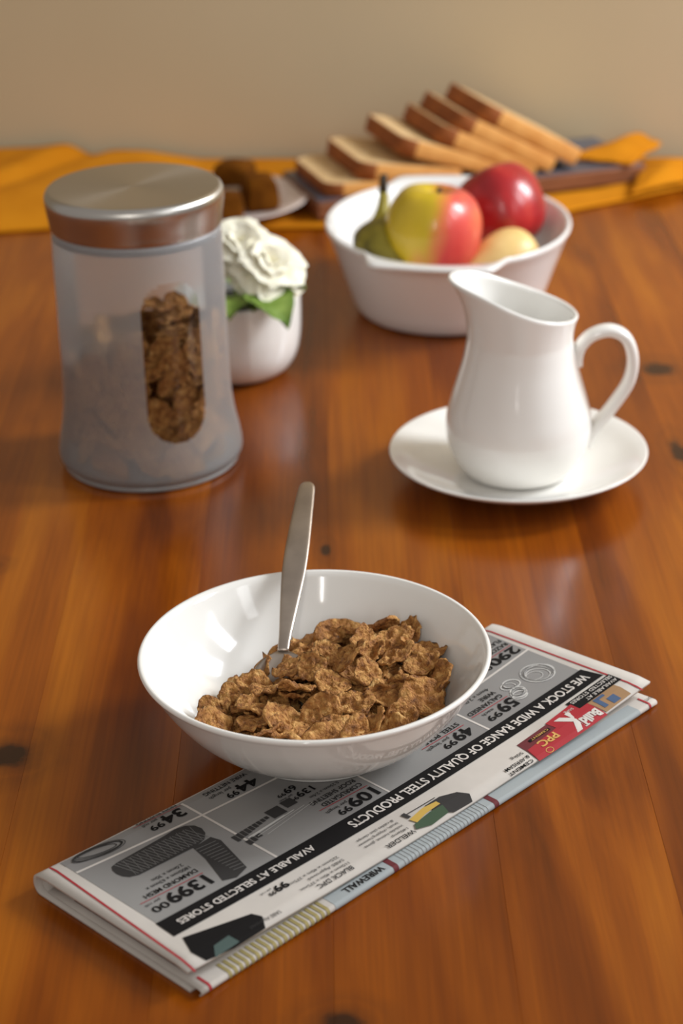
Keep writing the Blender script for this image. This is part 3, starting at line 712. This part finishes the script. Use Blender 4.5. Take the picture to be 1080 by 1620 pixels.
def rim_pt(a):
    s = (1 - math.cos(a)) / 2          # 0 at the handle, 1 at the spout
    r = 0.0328 + 0.0018 * (1 - s) ** 6 + 0.0105 * s ** 7
    z = 0.1010 + 0.0245 * s - 0.0030 * math.sin(PI * s) 
    y = r * math.sin(a) * (1 - 0.06 * s)
    return Vector((r * math.cos(a), y, z))
NS = 128; vv = []; ff = []; rows = []
def add_row(fn):
    row = []
    for i in range(NS): row.append(len(vv)); vv.append(fn(2 * PI * i / NS))
    rows.append(row)
for r, z in bodyp: add_row(lambda a, r=r, z=z: Vector((r * math.cos(a), r * math.sin(a), z)))
rk, zk = bodyp[-1]
def upper(a, t, inset=0.0):
    p0 = Vector((rk * math.cos(a), rk * math.sin(a), zk)); p1 = rim_pt(a)
    s = (1 - math.cos(a)) / 2
    th_ = t ** (1.9 + 0.6 * s ** 4)
    q = Vector((p0.x + (p1.x - p0.x) * th_, p0.y + (p1.y - p0.y) * th_, p0.z + (p1.z - p0.z) * t))
    if inset:
        d = Vector((q.x, q.y, 0)); q -= d.normalized() * inset
    return q
for k in range(1, 15): add_row(lambda a, t=k / 14: upper(a, t))
add_row(lambda a: upper(a, 1.0, 0.0010) + Vector((0, 0, 0.0011)))
add_row(lambda a: upper(a, 1.0, 0.0024) + Vector((0, 0, 0.0002)))
for k in range(13, 0, -1): add_row(lambda a, t=k / 14: upper(a, t, 0.0028))
for r, z in bodyp[::-1][:-3]: add_row(lambda a, r=r, z=z: Vector(((r - 0.003) * math.cos(a), (r - 0.003) * math.sin(a), max(z, 0.004))))
for A, B in zip(rows, rows[1:]):
    for i in range(NS): ff.append((A[i], A[(i + 1) % NS], B[(i + 1) % NS], B[i]))
vv.append(Vector((0, 0, 0.004))); c0 = len(vv) - 1
for i in range(NS): ff.append((rows[-1][i], rows[-1][(i + 1) % NS], c0))
vv.append(Vector((0, 0, 0.0))); c1 = len(vv) - 1
for i in range(NS): ff.append((rows[0][(i + 1) % NS], rows[0][i], c1))
mesh('body', vv, ff, PORCELAIN, jug)
hp = [(0.0335, 0.0690), (0.0345, 0.0745), (0.0375, 0.0820), (0.0440, 0.0880), (0.0545, 0.0903), (0.0640, 0.0850), (0.0683, 0.0720), (0.0663, 0.0570), (0.0575, 0.0420), (0.0480, 0.0290), (0.0430, 0.0200), (0.0415, 0.0160)]
hpath = [Vector((x, 0, z)) for x, z in spline(hp, 64)]
def hsec(i, t):
    w = 0.0052 + 0.0012 * math.sin(PI * t) ; h_ = 0.0036 + (0.0012 * max(0, 1 - t * 8)) + 0.0006 * max(0, 1 - (1 - t) * 6)
    return [(h_ * math.copysign(abs(math.cos(q)) ** 0.8, math.cos(q)), w * math.copysign(abs(math.sin(q)) ** 0.8, math.sin(q))) for q in (2 * PI * k / 16 for k in range(16))]
sweep('handle', hpath, hsec, PORCELAIN, jug, upref=Vector((0, 1, 0)))

# ------------------------------------------------------------------ fruit bowl and fruit
FX, FY = 0.0850, 1.4420
TABS = (math.radians(-90 - 10), math.radians(90 - 6))
fo = spline([(0.060, 0.0), (0.0665, 0.0022), (0.0710, 0.0090), (0.0755, 0.0220), (0.0815, 0.0400), (0.0870, 0.0560)], 24)
fprof = [(0, 0.002), (0.055, 0.002), (0.057, 0.0)] + fo
k_rim0 = len(fprof)
fprof += [(0.0895, 0.0630), (0.0915, 0.0668), (0.0920, 0.0685), (0.0915, 0.0702), (0.0900, 0.0706)]
k_rim1 = len(fprof)
fprof += spline([(0.0872, 0.0680), (0.0835, 0.0560), (0.0780, 0.0400), (0.0718, 0.0220), (0.0665, 0.0100), (0.060, 0.0060), (0.03, 0.0052)], 24) + [(0, 0.0052)]
def ftab(k, a, r, z):
    hz = max(0.0, min(1.0, z / 0.07)); ky = 1 + 0.19 * hz      # the rim is oval, longer from front to back
    r = r / math.sqrt(math.cos(a) ** 2 + (math.sin(a) / ky) ** 2)
    if not (k_rim0 + 1 <= k < k_rim1): return r, z
    for n_, t in enumerate(TABS):
        d = abs((a - t + PI) % (2 * PI) - PI); hw = math.radians(19); D = 0.0915 + (0.0125 if n_ == 0 else 0.0120)
        if d < math.radians(31):
            ext = D / math.cos(min(d, hw)) - 0.0915
            fall = 1.0 if d < hw else max(0.0, 1 - (d - hw) / math.radians(12))
            fall = fall * fall * (3 - 2 * fall)
            w = (0, 0.9, 1.0, 1.0, 0.72)[k - k_rim0] if k - k_rim0 < 5 else 0
            return r + ext * fall * w, z + (0.0004 if w else 0)
    return r, z
fbowl = empty('fruit_bowl', (FX, FY, 0)); tag(fbowl, 'white opal glass fruit bowl with flat rim tabs holding apples', 'bowl')
lathe('bowl_body', fprof, OPAL, fbowl, 240, ftab)
# small brown oval patch on the right side of the bowl
mv = []; mf = []
for i in range(9):
    for j in range(9):
        u_ = (j / 8 - 0.5) * 2; w_ = (i / 8 - 0.5) * 2
        k = math.sqrt(max(0.0, 1 - w_ * w_)); zz = 0.038 + 0.013 * w_; aa = math.radians(-16) + u_ * k * 0.10
        rr = 0.0815 + (0.0055 if w_ > 0 else 0.0060) * (zz - 0.040) / 0.016 + 0.0003
        mv.append((rr * math.cos(aa), rr * math.sin(aa), zz))
for i in range(8):
    for j in range(8): mf.append((i * 9 + j, i * 9 + j + 1, i * 9 + j + 10, i * 9 + j + 9))
tag(mesh('brown_oval', mv, mf, plain('brown_patch', srgb(128, 74, 48), 0.4), fbowl), 'brown oval patch on the side of the bowl')

def apple(name, loc, r, mat, label, tilt, rz):
    a = empty(name, loc); a.rotation_euler = (tilt[0], tilt[1], rz)
    tag(a, label, 'apple')
    prof = [(0.0, 0.62), (0.06, 0.64), (0.14, 0.74), (0.28, 0.86), (0.50, 0.90), (0.76, 0.76), (0.95, 0.42), (1.0, 0.06), (0.94, -0.36), (0.76, -0.70), (0.52, -0.88), (0.30, -0.90), (0.14, -0.82), (0.0, -0.78)]
    ps = spline(prof, 56); ps[0] = (0, 0.62); ps[-1] = (0, -0.78); ps = [(max(p, 1e-5 if 0 < i < 56 else 0), z) for i, (p, z) in enumerate(ps)]
    lathe('skin', [(p * r, z * r) for p, z in ps], mat, a, 64, lambda k, q, rr, z: (rr * (1 + 0.018 * math.cos(5 * q + 0.6) * (0.4 + abs(z) / r)), z))
    st = [Vector((0, 0, 0.60 * r)), Vector((0.02 * r, 0, 0.76 * r)), Vector((0.07 * r, 0.02 * r, 0.93 * r))]
    sweep('stalk', st, lambda i, t: circ(0.0014 + 0.0004 * t, 8), STEM, a, upref=Vector((0, 1, 0.01)))
    return a
apple('apple', (0.0720, 1.4080, 0.0715), 0.0356, APPLE_Y, 'yellow apple with a red blush at the front of the fruit bowl', (-0.05, 0.10), 0.0)
apple('apple', (0.1275, 1.4680, 0.0700), 0.0330, APPLE_R, 'deep red apple on the right in the fruit bowl', (-0.6, 0.25), 1.0)
pear = empty('pear', (0.1235, 1.4080, 0.0470)); pear.rotation_euler = (0.1, -0.25, 0.55); tag(pear, 'pale yellow pear lying between the two apples in the bowl', 'pear')
pp = spline([(0.0, -0.027), (0.010, -0.0265), (0.0185, -0.020), (0.0220, -0.008), (0.0205, 0.006), (0.0150, 0.020), (0.0105, 0.030), (0.006, 0.0355), (0.0, 0.036)], 40); pp[0] = (0, pp[0][1]); pp[-1] = (0, pp[-1][1])
sk = lathe('skin', pp, PEARMAT, pear, 48); sk.rotation_euler = (0, math.radians(-90), 0)
stp = sweep('stalk', [Vector((0, 0, 0.035)), Vector((0.001, 0, 0.041)), Vector((0.003, 0, 0.046))], lambda i, t: circ(0.0013, 8), STEM, pear); stp.rotation_euler = (0, math.radians(-90), 0)
ban = empty('banana', (0.0300, 1.4150, 0.0600)); tag(ban, 'olive green banana with dark tip at the left of the fruit bowl', 'banana')
bl = Vector((0.0300, 1.4150, 0.0600))
bp_ = [(0.0372, 1.4480, 0.0900, 0.0034), (0.0365, 1.4440, 0.0800, 0.0046), (0.0350, 1.4360, 0.0700, 0.0085), (0.0330, 1.4240, 0.0635, 0.0160), (0.0320, 1.4080, 0.0590, 0.0185), (0.0400, 1.3950, 0.0500, 0.0160), (0.0530, 1.3920, 0.0400, 0.0130), (0.0660, 1.3960, 0.0330, 0.0080), (0.0720, 1.4000, 0.0310, 0.0030)]
bs = spline(bp_, 48)
sweep('skin', [Vector(q[:3]) - bl for q in bs], lambda i, t: [(bs[i][3] * (1 + 0.07 * math.cos(5 * 2 * PI * k / 20)) * math.cos(2 * PI * k / 20), bs[i][3] * (1 + 0.07 * math.cos(5 * 2 * PI * k / 20)) * math.sin(2 * PI * k / 20)) for k in range(20)], BANANA, ban, upref=Vector((1, 0.3, 0)))
tag(sweep('stalk', [Vector((0.0370, 1.4490, 0.0880)) - bl, Vector((0.0374, 1.4510, 0.0970)) - bl, Vector((0.0380, 1.4520, 0.1030)) - bl], lambda i, t: circ(0.0036 - 0.0008 * t, 10), STEM, ban, upref=Vector((1, 0.3, 0))), 'dark brown banana stalk')

# ------------------------------------------------------------------ flower pot with cream flowers
PX, PY = -0.0705, 1.3180
po = [(0, 0.0)] + spline([(0.020, 0.0), (0.0290, 0.0012), (0.0370, 0.0070), (0.0425, 0.0170), (0.0450, 0.0300), (0.0457, 0.0450), (0.0458, 0.0585)], 30) + [(0.0452, 0.0602), (0.0440, 0.0606), (0.0428, 0.0598)] + spline([(0.0425, 0.056), (0.0418, 0.035), (0.0380, 0.0150), (0.026, 0.0060)], 16) + [(0, 0.0055)]
pot = empty('flower_pot', (PX, PY, 0)); tag(pot, 'small round white pot of flowers behind the frosted jar', 'flower pot')
lathe('pot_body', po, PORCELAIN, pot, 96)
lathe('soil', [(0, 0.0480), (0.0405, 0.0470), (0.0405, 0.0440), (0, 0.0440)], noisy('dark_soil', [(0.3, srgb(24, 20, 12)), (0.7, srgb(50, 46, 26))], scale=120, rough=1.0, bump=1.0), pot, 48)

def petal_mesh(k):
    rnd = random.Random(300 + k); n, m_ = 9, 9; v = []; f = []; off = Vector((rnd.uniform(0, 40), rnd.uniform(0, 40), 0))
    for i in range(n + 1):
        t = i / n
        for j in range(m_ + 1):
            u_ = (j / m_ - 0.5) * 2
            w = (0.16 + 1.25 * math.sin(PI * (0.06 + 0.50 * t))) * 0.5
            L = t - 0.16 * u_ * u_ * t
            fr = 0.045 * t * t * math.sin(u_ * 6 + off.x) + 0.12 * t * noise.noise(off + Vector((u_ * 2.5, t * 3, 0)))
            z = 0.28 * (u_ * u_) * t * (1 - 0.7 * t) - 0.22 * t ** 3 + 0.18 * math.sin(PI * t) * 0.4 + fr
            v.append((u_ * w, L + 0.05 * noise.noise(off + Vector((u_ * 4, 7, 0))) * t, z))
    for i in range(n):
        for j in range(m_): f.append((i * (m_ + 1) + j, i * (m_ + 1) + j + 1, (i + 1) * (m_ + 1) + j + 1, (i + 1) * (m_ + 1) + j))
    me = bpy.data.meshes.new('petal'); me.from_pydata(v, [], f); me.update(); me.materials.append(PETAL); me.polygons.foreach_set('use_smooth', [True] * len(f)); return me
PET = [petal_mesh(k) for k in range(6)]
def bloom(loc, R, axis, label, seed):
    fl = empty('flower', loc); tag(fl, label, 'flower'); rnd = random.Random(seed)
    q = Vector((0, 0, 1)).rotation_difference(Vector(axis).normalized()).to_matrix().to_4x4()
    for ring, (cnt, el, ln) in enumerate(((6, 0, 1.0), (6, 16, 0.95), (5, 34, 0.82), (4, 56, 0.66), (3, 74, 0.5))):
        for i in range(cnt):
            a = 2 * PI * (i + 0.5 * (ring % 2)) / cnt + rnd.uniform(-0.15, 0.15)
            m_ = q @ Matrix.Rotation(a, 4, 'Z') @ Matrix.Translation((0, R * 0.06, -R * 0.12 + R * 0.05 * ring)) @ Matrix.Rotation(math.radians(el + rnd.uniform(-7, 7)), 4, 'X') @ Matrix.Scale(R * ln * rnd.uniform(0.92, 1.08), 4)
            o = bpy.data.objects.new('petal', rnd.choice(PET)); COL.objects.link(o); o.parent = fl; o.matrix_local = m_
    d = q.to_3x3() @ Vector((0, 0, -1))
    base = d * (R * 0.10)
    sp = [base, base + d * (R * 0.4) + Vector((0, 0, -0.004)), Vector((PX, PY, 0.046)) - Vector(loc)]
    sweep('stem', [Vector(p) for p in spline([tuple(s) for s in sp], 12)], lambda i, t: circ(0.0022, 8), LEAF, fl, upref=Vector((0, 1, 0.1)))
    cal = lathe('calyx', [(0, -R * 0.32), (R * 0.14, -R * 0.28), (R * 0.26, -R * 0.14), (R * 0.20, 0.0), (0, 0.02 * R)], SEPAL, fl, 24); cal.matrix_local = q
    return fl
bloom((-0.0650, 1.3120, 0.0935), 0.0225, (0.1, -0.55, 0.8), 'cream frilly flower, the higher bloom beside the jar', 1)
bloom((-0.0465, 1.3020, 0.0815), 0.0255, (0.35, -0.45, 0.75), 'cream frilly flower, the lower bloom leaning over the pot rim', 2)
def leaf_bm(loc, rz, L, W, droop, lift):
    v = []; f = []
    for i in range(9):
        t = i / 8; w = W * math.sin(PI * (0.06 + 0.92 * t)) ** 0.8
        for j in range(5):
            u_ = (j / 4 - 0.5) * 2
            x = L * t; y = u_ * w * 0.5; z = lift * math.sin(PI * t * 0.6) - droop * t * t + 0.12 * W * abs(u_) + 0.04 * W * math.sin(t * 22 + u_)
            v.append((loc[0] + x * math.cos(rz) - y * math.sin(rz), loc[1] + x * math.sin(rz) + y * math.cos(rz), loc[2] + z))
    for i in range(8):
        for j in range(4): f.append((i * 5 + j, i * 5 + j + 1, i * 5 + j + 6, i * 5 + j + 5))
    return v, f
for (dx, dy, dz, rz, L, W, dr, li) in ((0.012, -0.020, 0.061, -0.95, 0.044, 0.036, 0.024, 0.014), (0.000, -0.020, 0.060, -1.6, 0.038, 0.034, 0.014, 0.013), (0.018, -0.012, 0.061, -0.40, 0.034, 0.032, 0.006, 0.013), (0.018, 0.006, 0.058, 0.25, 0.026, 0.020, 0.002, 0.012), (-0.010, -0.016, 0.057, -2.3, 0.030, 0.022, 0.008, 0.010), (0.000, 0.012, 0.058, 1.5, 0.026, 0.020, 0.002, 0.010), (0.010, -0.024, 0.056, -1.35, 0.022, 0.016, 0.004, 0.008), (-0.014, 0.004, 0.058, 2.8, 0.026, 0.020, 0.004, 0.010)):
    v_, f_ = leaf_bm((dx, dy, dz), rz, L, W, dr, li); mesh('leaf', v_, f_, LEAF, pot)

# ------------------------------------------------------------------ mustard table runner
runner = empty('table_runner', (0, 1.76, 0)); tag(runner, 'mustard yellow cloth runner lying along the wall end of the table', 'cloth')
def runner_front(x):
    if x > 0.205: return 1.683 + 0.55 * (x - 0.205)
    return 1.652 + 0.16 * max(0, x - 0.02) if x > 0.02 else 1.652 - 0.02 * math.sin(x * 9) * (1 if x < -0.2 else 0)
v = []; f = []; NXR, NYR = 150, 26
for i in range(NXR + 1):
    x = -0.56 + (0.335 + 0.56) * i / NXR
    y0 = runner_front(x); y1 = wall_y(x) - 0.012 - (0.10 * max(0, x - 0.2))
    for j in range(NYR + 1):
        t = j / NYR; y = y0 + (y1 - y0) * t
        puff = 0.0
        if x < -0.13: puff = min(1, (-0.13 - x) / 0.05)
        z = 0.0022 + 0.0012 * (0.5 + 0.5 * noise.noise(Vector((x * 14, y * 14, 0)))) + puff * (0.009 * math.sin(min(1, t * 6) * PI / 2) + 0.004 * noise.noise(Vector((x * 9 + 3, y * 9, 4))) * min(1, t * 5))
        if x < -0.13:                       # diagonal crease
            d = (x + 0.30) * 0.80 - (y - 1.80) * 0.55
            z -= 0.0065 * math.exp(-(d / 0.012) ** 2) * puff; z += 0.004 * math.exp(-((d + 0.02) / 0.016) ** 2) * puff
        if x > 0.24: z += 0.007 * min(1, (x - 0.24) / 0.04) * math.sin(min(1, t * 5) * PI / 2) * (0.7 + 0.6 * noise.noise(Vector((x * 20, y * 16, 2))))
        v.append((x, y - 1.76, max(z, 0.0022)))
for i in range(NXR):
    for j in range(NYR): a = i * (NYR + 1) + j; f.append((a, a + NYR + 1, a + NYR + 2, a + 1))
o = mesh('cloth', v, f, MUSTARD, runner); s = o.modifiers.new('thick', 'SOLIDIFY'); s.thickness = 0.0018; s.offset = -1
def flap(name, c, thick=0.0022, bulge=0.006, seed=0, n=14):
    c = [Vector(p) for p in c]; v = []; f = []
    for i in range(n + 1):
        for j in range(n + 1):
            a, b = i / n, j / n
            p = c[0] * (1 - a) * (1 - b) + c[1] * a * (1 - b) + c[2] * a * b + c[3] * (1 - a) * b
            p = p + Vector((0, 0, bulge * math.sin(PI * a) * math.sin(PI * b) + 0.003 * noise.noise(Vector((a * 3, b * 3, seed)))))
            v.append(p - Vector((0, 1.76, 0)))
    for i in range(n):
        for j in range(n): q = i * (n + 1) + j; f.append((q, q + n + 1, q + n + 2, q + 1))
    o = mesh(name, v, f, MUSTARD, runner); s = o.modifiers.new('thick', 'SOLIDIFY'); s.thickness = thick; s.offset = 0
    return o
flap('folded_corner', [(0.2140, 1.7750, 0.0250), (0.2690, 1.7500, 0.0240), (0.3085, 1.8350, 0.0190), (0.2885, 1.8400, 0.0290)], bulge=0.004, seed=1)
flap('folded_corner', [(0.262, 1.712, 0.008), (0.322, 1.745, 0.010), (0.345, 1.800, 0.012), (0.285, 1.785, 0.014)], bulge=0.010, seed=2)

# ------------------------------------------------------------------ bread board with slices
YAW = math.radians(18); U = Vector((math.cos(YAW), math.sin(YAW), 0)); W = Vector((-U.y, U.x, 0))
bx = Vector((-0.0042, 1.6730, 0)); ZB0, ZB1 = 0.0052, 0.0215
board = empty('bread_board', (bx.x, bx.y, 0), YAW); tag(board, 'board with blue-grey top and brown edge under the fanned bread slices', 'board')
bm_obj('board_body', box_bm(-0.012, 0.300, -0.006, 0.100, ZB0, ZB1 - 0.0012, 0.0015), BOARD_EDGE, board, False)
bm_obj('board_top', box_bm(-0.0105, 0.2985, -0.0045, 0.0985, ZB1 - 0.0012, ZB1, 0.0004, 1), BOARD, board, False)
def slice_outline(L_, Wd, n=40):
    """slice seen flat: x along its height (top of the loaf at x = 0), y across"""
    pts = []
    for (cx_, cy_, r, a0) in ((L_ - 0.008, Wd - 0.008, 0.008, 0), (0.020, Wd - 0.013, 0.015, 90), (0.020, 0.013, 0.015, 180), (L_ - 0.008, 0.008, 0.008, 270)):
        for k in range(9):
            a = math.radians(a0 + k * 90 / 8); pts.append((cx_ + r * 1.25 * math.cos(a) if cx_ < 0.05 else cx_ + r * math.cos(a), cy_ + r * math.sin(a)))
    return pts
slices = [  # s of the loaf-top end, z of the upper front corner, lean angle, length, label
    (-0.0032, 0.0338, 2.0, 0.074, 'lowest bread slice, lying flat on the left end of the board'),
    (0.0283, 0.0497, 9.0, 0.100, 'second bread slice from the left, leaning on the flat one'),
    (0.0674, 0.0683, 18.0, 0.105, 'third bread slice from the left, with pale crumb face showing'),
    (0.1055, 0.0750, 24.0, 0.106, 'fourth bread slice from the left in the fanned row'),
    (0.1235, 0.0845, 28.5, 0.108, 'fifth bread slice from the left in the fanned row'),
    (0.1480, 0.0900, 29.5, 0.108, 'rightmost and topmost bread slice of the fanned row')]
for i_s, (s0, ztop_, ang, L_, lab) in enumerate(slices):
    TS = (0.0122, 0.0145, 0.0150, 0.0155, 0.0155, 0.0155)[i_s]
    e = empty('bread_slice', bx + U * s0 + Vector((0, 0, ztop_)), YAW); tag(e, lab, 'bread slice', 'bread slices fanned on the board')
    rot = Matrix.Rotation(math.radians(ang), 4, 'Y')
    out = slice_outline(L_, 0.100); ctr = Vector((L_ / 2, 0.05, 0))
    bm = bmesh.new(); top = []; bot = []
    crumb_bm = bmesh.new()
    rings = [(1.0, -0.0012), (1.0, -TS + 0.0012), (0.985, -TS), (0.955, -TS + 0.0003)]
    ring0 = [(0.955, -0.0003), (0.985, 0.0)] + rings
    loops = []
    for sc_, z in ring0: loops.append([bm.verts.new(rot @ Vector((ctr.x + (x - ctr.x) * sc_, ctr.y + (y - ctr.y) * sc_, z))) for x, y in out])
    for A, B in zip(loops, loops[1:]):
        for i in range(len(A)):
            fc = bm.faces.new((A[i], B[i], B[(i + 1) % len(A)], A[(i + 1) % len(A)]))
            mid = (out[i][0] + out[(i + 1) % len(out)][0]) / 2
            fc.material_index = 1 if mid < 0.016 else 0
    bmesh.ops.recalc_face_normals(bm, faces=bm.faces)
    me = bpy.data.meshes.new('crust'); bm.to_mesh(me); bm.free(); me.materials.append(CRUST); me.materials.append(TOPCRUST); link('crust', me, None, e)
    A = [crumb_bm.verts.new(rot @ Vector((ctr.x + (x - ctr.x) * 0.962, ctr.y + (y - ctr.y) * 0.962, -0.0002))) for x, y in out]
    B = [crumb_bm.verts.new(rot @ Vector((ctr.x + (x - ctr.x) * 0.962, ctr.y + (y - ctr.y) * 0.962, -TS + 0.0002))) for x, y in out]
    crumb_bm.faces.new(A); crumb_bm.faces.new(B[::-1])
    for i in range(len(A)): crumb_bm.faces.new((A[i], B[i], B[(i + 1) % len(A)], A[(i + 1) % len(A)]))
    bm_obj('crumb', crumb_bm, CRUMB, e, False)

# ------------------------------------------------------------------ cake plate
CX, CY = -0.0985, 1.7000
pl = [(0, 0.0)] + [(0.044, 0.0), (0.046, 0.0012)] + spline([(0.050, 0.0030), (0.062, 0.0075), (0.0745, 0.0115)], 12) + [(0.0762, 0.0125), (0.0755, 0.0134)] + spline([(0.068, 0.0112), (0.058, 0.0080), (0.050, 0.0046), (0.044, 0.0036)], 14) + [(0, 0.0034)]
tag(lathe('cake_plate', pl, PLATE, None, 128, None, (CX, CY, 0.0050)), 'pale round plate of brown cake standing behind the jar', 'plate')
def cake(loc, rz, sx, sy, sz, label, tilt=0.0):
    bm = box_bm(-sx / 2, sx / 2, -sy / 2, sy / 2, 0, sz, min(sx, sy, sz) * 0.22, 3)
    bmesh.ops.subdivide_edges(bm, edges=bm.edges[:], cuts=1, use_grid_fill=True)
    for q in bm.verts:
        d = noise.noise(q.co * 60 + Vector(loc) * 40) * 0.0022
        k = q.co.z / sz
        q.co += Vector((q.co.x, q.co.y, 0)).normalized() * d * (1 if k > 0.05 else 0.3)
        q.co.z += (0.004 * (1 - (2 * q.co.x / sx) ** 2) * k if k > 0.5 else 0) + d * 0.7 * (k > 0.4)
    o = bm_obj('cake_piece', bm, CAKE, None, True, loc); o.rotation_euler = (tilt, 0, rz); tag(o, label, 'cake', 'brown cake pieces on the plate'); return o
PZ = 0.0086
cake((-0.0645, 1.6905, PZ), 0.25, 0.031, 0.030, 0.027, 'brown cake piece nearest the right rim of the plate')
cake((-0.0880, 1.7300, PZ), -0.3, 0.034, 0.030, 0.030, 'brown cake piece at the back of the plate')
cake((-0.0960, 1.6680, PZ), 0.1, 0.034, 0.026, 0.019, 'low brown cake piece at the front of the plate')
ts = empty('teaspoon', (-0.0890, 1.7010, PZ)); tag(ts, 'shiny teaspoon lying between the brown cake pieces', 'spoon'); ts.rotation_euler = (0, 0, 0.1)
v, f = [], []
for i in range(13):
    t = i / 12
    for j in range(9):
        u_ = (j / 8 - 0.5) * 2; w = 0.0075 * math.sin(PI * (0.06 + 0.9 * t)) ** 0.7
        v.append((-0.012 + 0.026 * t, u_ * w, 0.016 - 0.004 * math.sin(PI * t) * (1 - u_ * u_)))
for i in range(12):
    for j in range(8): q = i * 9 + j; f.append((q, q + 9, q + 10, q + 1))
o = mesh('spoon_bowl', v, f, STEEL, ts); s = o.modifiers.new('thick', 'SOLIDIFY'); s.thickness = 0.001
sweep('handle', [Vector((-0.011, 0, 0.0158)), Vector((-0.03, 0, 0.0125)), Vector((-0.048, 0.0, 0.0065)), Vector((-0.060, 0.0, 0.0045))], lambda i, t: circ(0.0024, 10, 0.5), STEEL, ts, upref=Vector((0, 0, 1)))

scene.cycles.use_denoising = True
